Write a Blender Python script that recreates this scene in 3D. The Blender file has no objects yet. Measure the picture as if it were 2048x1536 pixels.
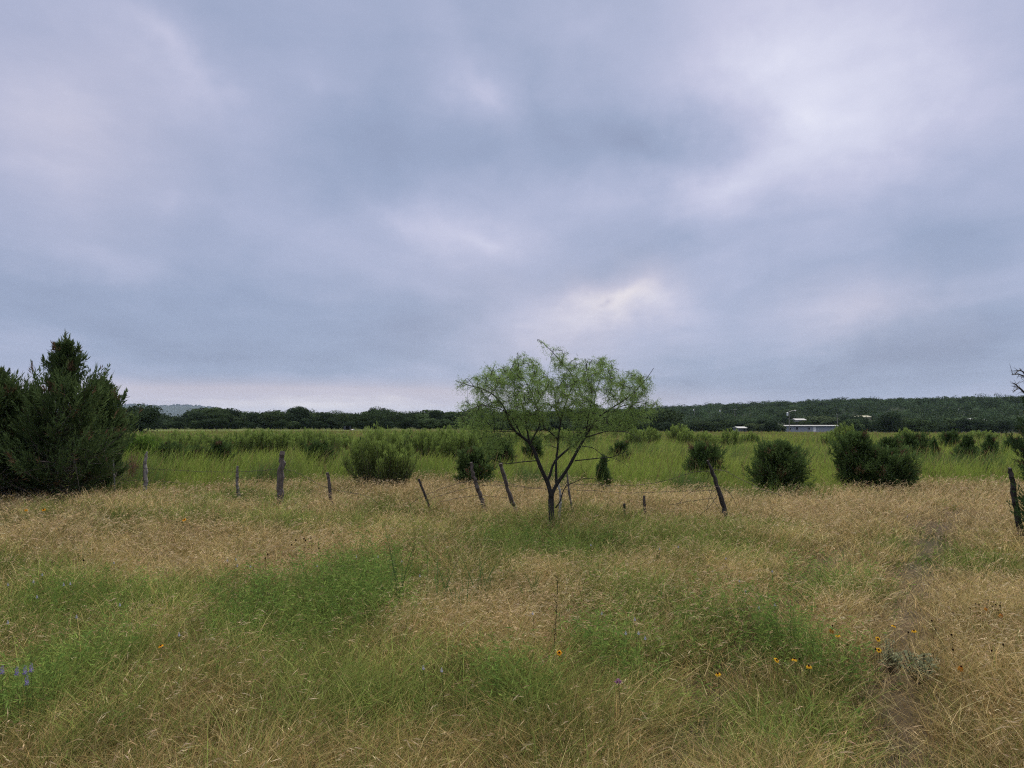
import bpy, math, random
import numpy as np
from mathutils import Vector

# ------------------------------------------------------------------ camera, world, sun, exposure
S = bpy.context.scene
C = S.collection
EYE = 1.65
F = 1540.0                       # focal length in photo pixels (2048 wide)
PITCH = math.atan((845 - 768) / F)
CP, SP = math.cos(PITCH), math.sin(PITCH)
cd = bpy.data.cameras.new('camera')
cam = bpy.data.objects.new('camera', cd)
C.objects.link(cam)
cam.location = (0, 0, EYE)
cam.rotation_euler = (math.pi / 2 + PITCH, 0, 0)
cd.sensor_width = 36.0
cd.lens = F / 2048 * 36
cd.clip_start = 0.05
cd.clip_end = 30000
S.camera = cam
S.view_settings.view_transform = 'Standard'
S.view_settings.look = 'None'
S.view_settings.exposure = 0.92
S.view_settings.gamma = 1.0
S.cycles.max_bounces = 6
S.cycles.diffuse_bounces = 3
S.cycles.glossy_bounces = 2
S.cycles.transmission_bounces = 4
S.cycles.volume_bounces = 1
S.cycles.use_denoising = False
S.cycles.denoiser = 'OPENIMAGEDENOISE'
S.cycles.denoising_input_passes = 'RGB_ALBEDO_NORMAL'
S.cycles.denoising_prefilter = 'NONE'
S.cycles.use_adaptive_sampling = False
S.cycles.pixel_filter_type = 'BLACKMAN_HARRIS'
S.cycles.filter_width = 1.2
S.cycles.caustics_reflective = False
S.cycles.caustics_refractive = False

SUN_EL, SUN_AZ = math.radians(46), math.radians(14)      # azimuth clockwise from +Y
sl = bpy.data.lights.new('sun', 'SUN')
sl.energy = 1.5
sl.angle = math.radians(10)
sl.color = (1.0, 0.93, 0.82)
sun = bpy.data.objects.new('sun', sl)
C.objects.link(sun)
sd = Vector((math.sin(SUN_AZ) * math.cos(SUN_EL), math.cos(SUN_AZ) * math.cos(SUN_EL), math.sin(SUN_EL)))
sun.rotation_euler = sd.to_track_quat('Z', 'Y').to_euler()
sun.location = (0, 0, 60)


def lin(r, g, b):
    f = lambda c: (c / 255 / 12.92) if c / 255 <= 0.04045 else ((c / 255 + 0.055) / 1.055) ** 2.4
    return (f(r), f(g), f(b))


def make_world():
    w = bpy.data.worlds.new('World')
    S.world = w
    w.use_nodes = True
    nt = w.node_tree
    N, L = nt.nodes, nt.links
    N.clear()
    out = N.new('ShaderNodeOutputWorld')
    bg = N.new('ShaderNodeBackground')
    bg.inputs['Strength'].default_value = 0.1
    L.new(bg.outputs[0], out.inputs[0])
    sky = N.new('ShaderNodeTexSky')
    sky.sky_type = 'NISHITA'
    sky.sun_disc = False
    sky.sun_elevation = SUN_EL
    sky.sun_rotation = SUN_AZ
    tc = N.new('ShaderNodeTexCoord')
    sep = N.new('ShaderNodeSeparateXYZ')
    L.new(tc.outputs['Generated'], sep.inputs[0])

    def math_(op, a, b=None, c=None):
        n = N.new('ShaderNodeMath')
        n.operation = op
        for i, v in enumerate((a, b, c)):
            if v is None:
                continue
            if isinstance(v, (int, float)):
                n.inputs[i].default_value = v
            else:
                L.new(v, n.inputs[i])
        return n.outputs[0]
    X, Y, Z = sep.outputs
    az = math_('ARCTAN2', X, Y)
    el = math_('ARCSINE', Z)
    ang = N.new('ShaderNodeCombineXYZ')
    L.new(az, ang.inputs[0])
    L.new(el, ang.inputs[1])
    # cloud-deck coordinates: the direction carried up to a flat layer
    zz = math_('ADD', math_('MAXIMUM', Z, 0.0), 0.10)
    deck = N.new('ShaderNodeCombineXYZ')
    L.new(math_('DIVIDE', X, zz), deck.inputs[0])
    L.new(math_('DIVIDE', Y, zz), deck.inputs[1])

    def noise(vec, scale, detail, rough=0.5, off=(0, 0, 0), sc=(1, 1, 1), rot=0, dist=0.0):
        m = N.new('ShaderNodeMapping')
        L.new(vec, m.inputs[0])
        m.inputs['Location'].default_value = off
        m.inputs['Scale'].default_value = sc
        m.inputs['Rotation'].default_value = (0, 0, rot)
        n = N.new('ShaderNodeTexNoise')
        n.inputs['Scale'].default_value = scale
        n.inputs['Detail'].default_value = detail
        n.inputs['Roughness'].default_value = rough
        n.inputs['Distortion'].default_value = dist
        L.new(m.outputs[0], n.inputs['Vector'])
        return n
    # warp for blob edges
    wn = noise(ang.outputs[0], 7.0, 6.0, 0.6)
    wv = N.new('ShaderNodeVectorMath')
    wv.operation = 'MULTIPLY_ADD'
    L.new(wn.outputs['Color'], wv.inputs[0])
    wv.inputs[1].default_value = (0.17, 0.11, 0)
    wv.inputs[2].default_value = (-0.085, -0.055, 0)
    wa = N.new('ShaderNodeVectorMath')
    wa.operation = 'ADD'
    L.new(ang.outputs[0], wa.inputs[0])
    L.new(wv.outputs[0], wa.inputs[1])

    def blob(px, py, rx, ry, rot, weight, acc, vec=None):
        a = math.atan2(px - 1024, F)
        e = math.atan2(845 - py, math.hypot(px - 1024, F))
        m = N.new('ShaderNodeMapping')
        m.vector_type = 'TEXTURE'
        L.new(vec or wa.outputs[0], m.inputs[0])
        m.inputs['Location'].default_value = (a, e, 0)
        m.inputs['Rotation'].default_value = (0, 0, math.radians(-rot))
        m.inputs['Scale'].default_value = (rx * 1.6 / F, ry * 1.6 / F, 1)
        g = N.new('ShaderNodeTexGradient')
        g.gradient_type = 'QUADRATIC_SPHERE'
        L.new(m.outputs[0], g.inputs[0])
        return math_('MULTIPLY_ADD', g.outputs['Fac'], weight, acc)
    n1 = noise(deck.outputs[0], 0.9, 5.0, 0.55, off=(3.1, 1.7, 0), sc=(1.0, 0.75, 1), rot=0.5, dist=0.5)
    n2 = noise(deck.outputs[0], 2.4, 6.0, 0.58, off=(7.7, 0.4, 0), sc=(1.0, 0.6, 1), rot=0.7, dist=0.3)
    n3 = noise(ang.outputs[0], 8.0, 7.0, 0.6, off=(1.2, 5.2, 0), sc=(0.7, 1.6, 1))
    acc = math_('MULTIPLY_ADD', n1.outputs['Fac'], 0.46, 0.34 - 0.23)
    acc = math_('MULTIPLY_ADD', n2.outputs['Fac'], 0.22, acc)
    acc = math_('ADD', acc, -0.11)
    acc = math_('MULTIPLY_ADD', n3.outputs['Fac'], 0.22, acc)
    acc = math_('ADD', acc, -0.11)
    for b in [
        (330, 95, 260, 70, 24, .26), (120, 190, 240, 190, 0, .16), (60, 330, 170, 130, 0, .10),
        (620, 140, 130, 60, 20, .14), (950, 150, 190, 60, 48, .20), (1150, 60, 180, 90, 0, .12),
        (1560, 110, 300, 240, 0, .26), (1600, 240, 190, 110, 30, .16), (1470, 350, 190, 80, -15, .26), (1700, 240, 560, 420, 0, .15),
        (1830, 120, 300, 260, 0, .22), (1760, 300, 200, 120, -20, .12),
        (970, 475, 230, 55, 8, .26), (790, 440, 110, 40, 30, .10), (1460, 500, 170, 60, 0, .16),
        (1228, 600, 95, 50, -10, .26), (1180, 640, 230, 80, -12, .22), (1080, 690, 160, 70, 0, .14),
        (1740, 620, 190, 70, -8, .14), (350, 400, 70, 60, 0, .12), (500, 420, 80, 60, 0, .06),
        (1330, 620, 120, 60, 0, .12), (1180, 400, 260, 60, 0, .08), (200, 500, 200, 80, 0, .05), (1500, 840, 500, 40, 0, .10),
        (1290, 265, 320, 80, 4, -.32), (1080, 150, 90, 150, -10, -.12), (780, 240, 280, 100, 10, -.18),
        (110, 570, 300, 70, 0, -.19), (430, 690, 380, 90, 5, -.26), (850, 680, 260, 80, 0, -.17),
        (1650, 735, 460, 70, -8, -.30), (1930, 540, 190, 190, 0, -.20), (1380, 465, 150, 45, 10, -.12),
        (1560, 560, 220, 40, -10, -.08), (600, 330, 300, 110, 0, -.08), (960, 320, 200, 70, 0, -.10),
        (720, 600, 260, 60, 0, -.08), (1950, 700, 250, 90, 0, -.12),
    ]:
        acc = blob(*b[:5], b[5], acc)
    acc = blob(600, 812, 700, 46, 0, .42, acc, vec=ang.outputs[0])
    acc = blob(1217, 602, 14, 9, -30, -.2, acc, vec=ang.outputs[0])
    acc = blob(1204, 610, 13, 6, 0, -.14, acc, vec=ang.outputs[0])
    # overcast decks brighten toward the zenith
    zen = N.new('ShaderNodeMapRange')
    zen.interpolation_type = 'SMOOTHSTEP'
    L.new(el, zen.inputs['Value'])
    zen.inputs['From Min'].default_value = math.radians(30)
    zen.inputs['From Max'].default_value = math.radians(62)
    ramp = N.new('ShaderNodeValToRGB')
    L.new(acc, ramp.inputs[0])
    cr = ramp.color_ramp
    stops = [(0.0, lin(128, 139, 167)), (0.22, lin(143, 155, 183)), (0.42, lin(163, 170, 197)),
             (0.60, lin(184, 186, 210)), (0.80, lin(207, 208, 226)), (1.0, lin(232, 232, 240))]
    cr.elements[0].position, cr.elements[0].color = stops[0][0], (*stops[0][1], 1)
    cr.elements[1].position, cr.elements[1].color = stops[-1][0], (*stops[-1][1], 1)
    for p, c in stops[1:-1]:
        e = cr.elements.new(p)
        e.color = (*c, 1)
    # warm places: the clear strip low on the left, the thin spot in front of the sun
    warm = blob(600, 814, 760, 44, 0, 4.0, 0.0, vec=ang.outputs[0])
    warm = blob(1235, 600, 140, 70, -10, .9, warm)
    warm = blob(1100, 690, 260, 100, 0, .45, warm)
    warm = blob(1740, 620, 190, 70, 0, .45, warm)
    warm = blob(120, 240, 300, 240, 0, .35, warm)
    warm = blob(1000, 560, 350, 130, 0, .2, warm)
    warm = math_('MINIMUM', warm, 0.92)
    mixw = N.new('ShaderNodeMix')
    mixw.data_type = 'RGBA'
    L.new(warm, mixw.inputs[0])
    L.new(ramp.outputs[0], mixw.inputs[6])
    wr = N.new('ShaderNodeValToRGB')
    L.new(acc, wr.inputs[0])
    wr.color_ramp.elements[0].position, wr.color_ramp.elements[0].color = 0.15, (*lin(178, 170, 184), 1)
    wr.color_ramp.elements[1].position, wr.color_ramp.elements[1].color = 0.95, (*lin(243, 236, 233), 1)
    e = wr.color_ramp.elements.new(0.5)
    e.color = (*lin(190, 184, 198), 1)
    L.new(wr.outputs[0], mixw.inputs[7])
    gain = math_('MULTIPLY_ADD', zen.outputs[0], 14.5, 5.85)
    sc = N.new('ShaderNodeVectorMath')
    sc.operation = 'SCALE'
    zw = N.new('ShaderNodeMix')
    zw.data_type = 'RGBA'
    L.new(math_('MULTIPLY', zen.outputs[0], .85), zw.inputs[0])
    L.new(mixw.outputs[2], zw.inputs[6])
    zw.inputs[7].default_value = (.58, .545, .47, 1)
    L.new(zw.outputs[2], sc.inputs[0])
    L.new(gain, sc.inputs['Scale'])
    cover = N.new('ShaderNodeMix')
    cover.data_type = 'RGBA'
    cover.inputs[0].default_value = 0.96
    L.new(sky.outputs[0], cover.inputs[6])
    L.new(sc.outputs[0], cover.inputs[7])
    L.new(cover.outputs[2], bg.inputs['Color'])
    w.cycles.sampling_method = 'MANUAL'
    w.cycles.sample_map_resolution = 512


make_world()

# ------------------------------------------------------------------ helpers
def sstep(a, b, x):
    t = np.clip((x - a) / (b - a), 0, 1)
    return t * t * (3 - 2 * t)


def hgt(x, y):
    x = np.asarray(x, float)
    y = np.asarray(y, float)
    r = np.hypot(x, y)
    az = np.degrees(np.arctan2(x, y))
    z = (0.035 * np.sin(1.3 * x + .5) * np.sin(1.1 * y) + 0.03 * np.sin(2.7 * x + 1.7 * y) + 0.05 * np.sin(.45 * x - .3 * y + 2)) * np.exp(-r / 40) * sstep(0.5, 3, r)
    right = sstep(-5, 5, az) * (1 - sstep(80, 110, az))
    z = z - 2.0 * right * sstep(112, 240, r)
    zt = np.interp(az, [-6, 0, 6, 10.2, 15, 19, 23, 27, 34, 60, 110], [3, 7.5, 10, 11.5, 15.0, 17.0, 19.3, 19.8, 20.2, 18, 2])
    z = z + right * (zt + 2) * sstep(320, 930, r)
    lf = (1 - right) * (1 - sstep(60, 100, np.abs(az)))
    z = z - 3.0 * lf * sstep(280, 700, r)
    ridge = sstep(-17.5, -22.0, az) * sstep(-75, -45, az) * sstep(6500, 10400, r) * (1 - sstep(12000, 14500, r))
    z = z + ridge * (208 + 7 * np.sin(az * 2.1) + 3 * np.sin(az * 9.0) + 1.6 * np.sin(az * 23.))
    return z


def ray(px, py):
    u, v = (px - 1024) / F, (768 - py) / F
    return np.array([u, CP - v * SP, SP + v * CP])


def at(px, py, d):
    """point on the sight line of a photo pixel at depth d along +Y"""
    q = ray(px, py)
    return np.array([0, 0, EYE]) + q * (d / q[1])


def depth(py, top=0.2):
    """depth at which something `top` metres high shows at row py"""
    return (EYE - top) * F / (py - 845)


def gpt(px, d):
    x = (px - 1024) / F * d / CP
    return np.array([x, d, float(hgt(x, d))])


def link(o, parent=None):
    C.objects.link(o)
    if parent is not None:
        o.parent = parent
    return o


def tag(o, label=None, cat=None, group=None, kind=None):
    if label:
        o['label'] = label
    if cat:
        o['category'] = cat
    if group:
        o['group'] = group
    if kind:
        o['kind'] = kind
    return o


def thing(name, loc, label, cat, group=None, rz=0.0):
    o = bpy.data.objects.new(name, None)
    o.empty_display_size = 0.2
    o.location = tuple(float(v) for v in loc)
    o.rotation_euler = (0, 0, rz)
    link(o)
    return tag(o, label, cat, group)


def copy_tree(o, parent=None):
    c = o.copy()
    C.objects.link(c)
    c.parent = parent
    for ch in list(o.children):
        copy_tree(ch, c)
    return c


class MB:
    """collects quads (with a colour per vertex) and links them as one mesh object"""
    def __init__(self):
        self.v, self.q, self.c, self.n = [], [], [], 0

    def add(self, v, q, c):
        v = np.asarray(v, np.float32).reshape(-1, 3)
        q = np.asarray(q, np.int32).reshape(-1, 4)
        c = np.asarray(c, np.float32)
        if c.ndim == 1:
            c = np.broadcast_to(c[:3], (len(v), 3))
        self.v.append(v)
        self.q.append(q + self.n)
        self.c.append(c[:, :3])
        self.n += len(v)

    def mesh(self, name, mat, smooth=False):
        v = np.concatenate(self.v)
        q = np.concatenate(self.q)
        c = np.concatenate(self.c)
        me = bpy.data.meshes.new(name)
        me.vertices.add(len(v))
        me.vertices.foreach_set('co', v.ravel())
        me.loops.add(q.size)
        me.loops.foreach_set('vertex_index', q.ravel())
        me.polygons.add(len(q))
        me.polygons.foreach_set('loop_start', np.arange(0, q.size, 4, dtype=np.int32))
        me.polygons.foreach_set('use_smooth', np.full(len(q), smooth, bool))
        at_ = me.attributes.new('Col', 'FLOAT_COLOR', 'POINT')
        at_.data.foreach_set('color', np.concatenate([c, np.ones((len(c), 1), np.float32)], 1).ravel())
        me.materials.append(mat)
        me.update(calc_edges=True)
        return me

    def build(self, name, mat, parent=None, smooth=False):
        return link(bpy.data.objects.new(name, self.mesh(name, mat, smooth)), parent)

    def leaves(self, p, d, ln, wd, col, rng, tipcol=None, nrm=None):
        """diamond leaves at p along d"""
        n = len(p)
        if n == 0:
            return
        p = np.asarray(p, float)
        d = d / (np.linalg.norm(d, axis=1, keepdims=True) + 1e-9)
        s = np.cross(d, rng.normal(size=(n, 3)) if nrm is None else nrm)
        s /= np.linalg.norm(s, axis=1, keepdims=True) + 1e-9
        ln = np.broadcast_to(ln, (n,))[:, None]
        wd = np.broadcast_to(wd, (n,))[:, None]
        mid = p + d * ln * .45
        V = np.stack([p, mid + s * wd * .5, p + d * ln, mid - s * wd * .5], 1)
        col = np.broadcast_to(col, (n, 3))
        tc = col if tipcol is None else np.broadcast_to(tipcol, (n, 3))
        CC = np.stack([col, (col + tc) / 2, tc, (col + tc) / 2], 1)
        self.add(V.reshape(-1, 3), np.arange(4 * n).reshape(n, 4), CC.reshape(-1, 3))

    def tube(self, pts, rad, col, sides=5, jitter=0.0, rng=None, cap=False):
        pts = np.asarray(pts, float)
        n = len(pts)
        rad = np.broadcast_to(np.asarray(rad, float), (n,))
        t = np.gradient(pts, axis=0)
        t /= np.linalg.norm(t, axis=1, keepdims=True) + 1e-9
        ref = np.array([0, 1.0, 0]) if abs(t[:, 1]).mean() < .8 else np.array([1.0, 0, 0])
        a = np.cross(t, ref)
        a /= np.linalg.norm(a, axis=1, keepdims=True) + 1e-9
        b = np.cross(t, a)
        th = np.arange(sides) / sides * 2 * math.pi
        R = rad[:, None] * np.ones(sides)
        if jitter and rng is not None:
            R = R * (1 + jitter * rng.normal(size=(n, sides)) * .5 + jitter * rng.normal(size=(1, sides)))
        V = pts[:, None] + R[..., None] * (np.cos(th)[None, :, None] * a[:, None] + np.sin(th)[None, :, None] * b[:, None])
        i, j = np.meshgrid(np.arange(n - 1), np.arange(sides), indexing='ij')
        k = (j + 1) % sides
        Q = np.stack([i * sides + j, i * sides + k, (i + 1) * sides + k, (i + 1) * sides + j], -1).reshape(-1, 4)
        V = V.reshape(-1, 3)
        if cap:
            c0 = len(V)
            V = np.concatenate([V, pts[-1:] + t[-1:] * rad[-1] * .15])
            o = (n - 1) * sides
            ex = [[o + s, o + (s + 1) % sides, c0, c0] for s in range(0, sides)]
            # pairs of triangles as quads
            ex = [[o + s, o + (s + 1) % sides, o + (s + 2) % sides, c0] for s in range(0, sides - 1, 2)]
            if sides % 2:
                ex.append([o + sides - 1, o, c0, c0])
            ex = [e for e in ex if len(set(e)) == 4]
            Q = np.concatenate([Q, np.array(ex)])
        self.add(V, Q, col)

    def box(self, lo, hi, col):
        x0, y0, z0 = lo
        x1, y1, z1 = hi
        V = [(x0, y0, z0), (x1, y0, z0), (x1, y1, z0), (x0, y1, z0), (x0, y0, z1), (x1, y0, z1), (x1, y1, z1), (x0, y1, z1)]
        self.add(V, [(3, 2, 1, 0), (4, 5, 6, 7), (0, 1, 5, 4), (1, 2, 6, 5), (2, 3, 7, 6), (3, 0, 4, 7)], col)


def nodes_mat(name):
    m = bpy.data.materials.new(name)
    m.use_nodes = True
    nt = m.node_tree
    nt.nodes.clear()
    return m, nt.nodes, nt.links


def leaf_mat(name, trans=0.3, gloss=0.0, var=0.25, scale=3.0):
    m, N, L = nodes_mat(name)
    out = N.new('ShaderNodeOutputMaterial')
    at_ = N.new('ShaderNodeAttribute')
    at_.attribute_name = 'Col'
    geo = N.new('ShaderNodeNewGeometry')
    no = N.new('ShaderNodeTexNoise')
    no.inputs['Scale'].default_value = scale
    no.inputs['Detail'].default_value = 3
    L.new(geo.outputs['Position'], no.inputs['Vector'])
    mr = N.new('ShaderNodeMapRange')
    mr.inputs['From Min'].default_value = .3
    mr.inputs['From Max'].default_value = .7
    mr.inputs['To Min'].default_value = 1 - var
    mr.inputs['To Max'].default_value = 1 + var
    L.new(no.outputs['Fac'], mr.inputs[0])
    sc = N.new('ShaderNodeVectorMath')
    sc.operation = 'SCALE'
    L.new(at_.outputs['Color'], sc.inputs[0])
    L.new(mr.outputs[0], sc.inputs['Scale'])
    df = N.new('ShaderNodeBsdfDiffuse')
    tr = N.new('ShaderNodeBsdfTranslucent')
    L.new(sc.outputs[0], df.inputs[0])
    L.new(sc.outputs[0], tr.inputs[0])
    mx = N.new('ShaderNodeMixShader')
    mx.inputs[0].default_value = trans
    L.new(df.outputs[0], mx.inputs[1])
    L.new(tr.outputs[0], mx.inputs[2])
    last = mx
    if gloss:
        gl = N.new('ShaderNodeBsdfGlossy')
        gl.inputs['Roughness'].default_value = .5
        m2 = N.new('ShaderNodeMixShader')
        m2.inputs[0].default_value = gloss
        L.new(mx.outputs[0], m2.inputs[1])
        L.new(gl.outputs[0], m2.inputs[2])
        last = m2
    L.new(last.outputs[0], out.inputs[0])
    return m


def solid_mat(name, rough=0.85, var=0.35, scale=(20, 20, 3), bump=0.4, metallic=0.0, detail=6):
    """attribute colour broken up by stretched noise: bark, weathered wood, painted metal"""
    m, N, L = nodes_mat(name)
    out = N.new('ShaderNodeOutputMaterial')
    bs = N.new('ShaderNodeBsdfPrincipled')
    bs.inputs['Roughness'].default_value = rough
    bs.inputs['Metallic'].default_value = metallic
    at_ = N.new('ShaderNodeAttribute')
    at_.attribute_name = 'Col'
    tc = N.new('ShaderNodeTexCoord')
    mp = N.new('ShaderNodeMapping')
    mp.inputs['Scale'].default_value = scale
    L.new(tc.outputs['Object'], mp.inputs[0])
    no = N.new('ShaderNodeTexNoise')
    no.inputs['Scale'].default_value = 1.0
    no.inputs['Detail'].default_value = detail
    no.inputs['Roughness'].default_value = .65
    L.new(mp.outputs[0], no.inputs['Vector'])
    mr = N.new('ShaderNodeMapRange')
    mr.inputs['From Min'].default_value = .3
    mr.inputs['From Max'].default_value = .7
    mr.inputs['To Min'].default_value = 1 - var
    mr.inputs['To Max'].default_value = 1 + var
    L.new(no.outputs['Fac'], mr.inputs[0])
    sc = N.new('ShaderNodeVectorMath')
    sc.operation = 'SCALE'
    L.new(at_.outputs['Color'], sc.inputs[0])
    L.new(mr.outputs[0], sc.inputs['Scale'])
    L.new(sc.outputs[0], bs.inputs['Base Color'])
    if bump:
        bp = N.new('ShaderNodeBump')
        bp.inputs['Strength'].default_value = bump
        bp.inputs['Distance'].default_value = .01
        L.new(no.outputs['Fac'], bp.inputs['Height'])
        L.new(bp.outputs[0], bs.inputs['Normal'])
    L.new(bs.outputs[0], out.inputs[0])
    return m


M_GRASS = leaf_mat('grass_blades', .22, .0, .15, 2.0)
M_LEAF = leaf_mat('leaves', .35, .0, .2, 2.0)
M_NEEDLE = leaf_mat('juniper_sprays', .22, .0, .25, 2.5)
M_FAR = leaf_mat('oak_foliage', .1, .0, .25, .15)
M_BARK = solid_mat('bark', .9, .5, (40, 40, 8), .6)
M_WOOD = solid_mat('weathered_wood', .9, .55, (60, 60, 5), .8)
M_WIRE = solid_mat('rusty_wire', .7, .4, (60, 60, 60), 0, .3)
M_PAINT = solid_mat('painted_panel', .6, .10, (.6, .6, .6), 0)
M_PETAL = leaf_mat('petals', .3, 0, .1, 30)
M_METAL = solid_mat('galvanised_metal', .5, .3, (15, 15, 15), .1, .4)

# ------------------------------------------------------------------ patches of the meadow (ground positions)
def G2(px, py, h=0.15):
    d = (EYE - h) * F / (py - 845)
    return ((px - 1024) / F * d / CP, d)


def patch(px, py, rx, ry, w, h=0.15):
    x, y = G2(px, py, h)
    _, y1 = G2(px, py + ry, h)
    _, y0 = G2(px, py - ry, h)
    return (x, (y0 + y1) / 2, rx / F * y, max((y0 - y1) / 2, .05), w)


GREEN = [patch(*p) for p in [
    (600, 1205, 200, 70, 1.3), (740, 1150, 130, 60, 1.2), (470, 1215, 100, 45, 1.0), (160, 1200, 190, 60, .8), (50, 1360, 130, 110, .9),
    (230, 1430, 120, 60, .5), (60, 1112, 110, 24, .75), (1080, 1085, 230, 40, .85), (1330, 1085, 190, 50, .65),
    (1200, 1295, 120, 60, .75), (1390, 1205, 190, 80, .58), (1440, 1275, 100, 40, .35), (1560, 1285, 80, 60, .95), (1640, 1168, 90, 32, .9),
    (1815, 1058, 80, 15, 1.0), (1925, 1112, 80, 40, .8), (1980, 1140, 70, 30, .6), (1000, 1385, 70, 45, .8), (470, 988, 130, 13, .9),
    (600, 985, 50, 14, 1.0), (765, 1002, 60, 12, 1.0), (330, 1040, 190, 22, .55), (590, 1042, 140, 20, .6), (215, 1012, 70, 14, .6),
    (1440, 1040, 120, 22, .9), (1140, 1012, 80, 14, .9), (410, 1150, 90, 22, .7), (940, 1120, 120, 60, .6), (60, 1030, 70, 12, .7),
    (700, 1400, 260, 60, .30), (300, 1480, 200, 60, .35), (900, 1310, 130, 50, .4), (1330, 1440, 120, 60, .3), (900, 1045, 200, 20, .45),
    (1680, 1290, 70, 30, .5), (1600, 1420, 150, 80, .35), (1760, 1060, 40, 12, .5), (1300, 1030, 90, 16, .6), (520, 1330, 150, 60, .35)]]
STRAW = [patch(*p) for p in [
    (480, 1100, 330, 34, 1.0), (180, 1075, 200, 26, .6), (950, 1240, 190, 60, .7), (1350, 1240, 60, 40, .3), (1960, 1310, 130, 170, .9),
    (1900, 1440, 160, 110, .6), (1700, 1025, 400, 40, 1.0), (900, 1190, 120, 50, .4), (300, 1250, 120, 40, .5), (1500, 1190, 60, 70, .5),
    (1320, 1130, 120, 50, .45), (1990, 1200, 90, 60, .5)]]
LUSH = [patch(*p) for p in [(600, 1205, 195, 62, 1.2), (745, 1150, 115, 50, 1.1), (60, 1370, 110, 90, .7), (1200, 1300, 100, 50, .7),
                            (1560, 1285, 72, 52, .9), (1390, 1215, 150, 60, .28), (150, 1205, 140, 45, .6), (1080, 1085, 190, 34, .5), (1640, 1168, 80, 28, .6), (1000, 1385, 60, 35, .7)]]
GAPS = [patch(*p, 0.05) for p in [(470, 1262, 90, 14, .9), (640, 1262, 110, 14, .95), (760, 1225, 60, 12, .8), (930, 1405, 60, 22, .85), (1420, 1350, 90, 18, .7), (200, 1400, 90, 18, .8),
                                    (865, 1335, 70, 24, .75), (1445, 1235, 80, 12, .8), (1360, 1440, 90, 24, .6), (1240, 1345, 70, 16, .6), (560, 1420, 60, 16, .6), (1395, 1480, 80, 30, .7),
                                    (330, 1335, 60, 14, .6), (1590, 1340, 50, 14, .6), (90, 1260, 80, 10, .5), (1090, 1345, 50, 16, .5), (1640, 1200, 60, 8, .6), (700, 1480, 60, 20, .5)]]
BASES = []
RUT1 = [G2(*p, 0.0) for p in [(1905, 1030), (1862, 1075), (1838, 1120), (1812, 1180), (1797, 1240), (1785, 1330), (1775, 1430), (1770, 1600)]]
RUT2 = [G2(*p, 0.0) for p in [(1700, 1095), (1610, 1165), (1545, 1235), (1470, 1330), (1400, 1420), (1340, 1600)]]


def bl(x, y, P):
    a = np.zeros_like(x)
    r_ = np.hypot(x, y)
    x, y = x + .035 * r_ * wob(x * 1.3, y * 1.3, 1, 5), y + .045 * r_ * wob(x * 1.3, y * 1.3, 1, 9)
    for (cx, cy, rx, ry, w) in P:
        q = ((x - cx) / rx) ** 2 + ((y - cy) / ry) ** 2
        a = np.maximum(a, w * np.exp(-q ** 1.7 * .8))
    return a


def pdist(x, y, P):
    m = np.full(x.shape, 99.0)
    for (a, b) in zip(P[:-1], P[1:]):
        ax, ay = a
        bx, by = b
        t = np.clip(((x - ax) * (bx - ax) + (y - ay) * (by - ay)) / ((bx - ax) ** 2 + (by - ay) ** 2), 0, 1)
        m = np.minimum(m, np.hypot(x - ax - t * (bx - ax), y - ay - t * (by - ay)))
    return m


_rg = np.random.default_rng(5)
_W = [(_rg.normal(size=2) * s, _rg.uniform(0, 6.3), a) for s, a in [(.5, .5), (.8, .5), (1.3, .4), (1.9, .4), (2.8, .3), (3.5, .3), (5, .25), (6, .25), (8, .2), (10, .2)]]


def wob(x, y, k=1.0, ph=0.0):
    s = 0
    for w, p, a in _W:
        s = s + a * np.sin(k * (w[0] * x + w[1] * y) + p + ph)
    return s / 1.2


FB_PX = [-400, 0, 300, 500, 700, 850, 1000, 1300, 1500, 1650, 1800, 2048, 2500]
FB_PY = [965, 965, 962, 948, 945, 940, 948, 955, 965, 962, 950, 944, 944]


def field_edge(x, y):
    px = 1024 + x / np.maximum(y, .1) * F
    py = np.interp(px, FB_PX, FB_PY)
    return 1.35 * F / (py - 845)


def green_at(x, y):
    r = np.hypot(x, y)
    g = .30 + .17 * wob(x, y) + bl(x, y, GREEN) - .55 * bl(x, y, STRAW)
    g = g - .30 * sstep(12.5, 15, y)
    g = g * (1 - .35 * np.clip(wob(x * 2.2, y * 2.2, 1, 7), 0, 1))
    return np.clip(g, 0, 1.2)


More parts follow.
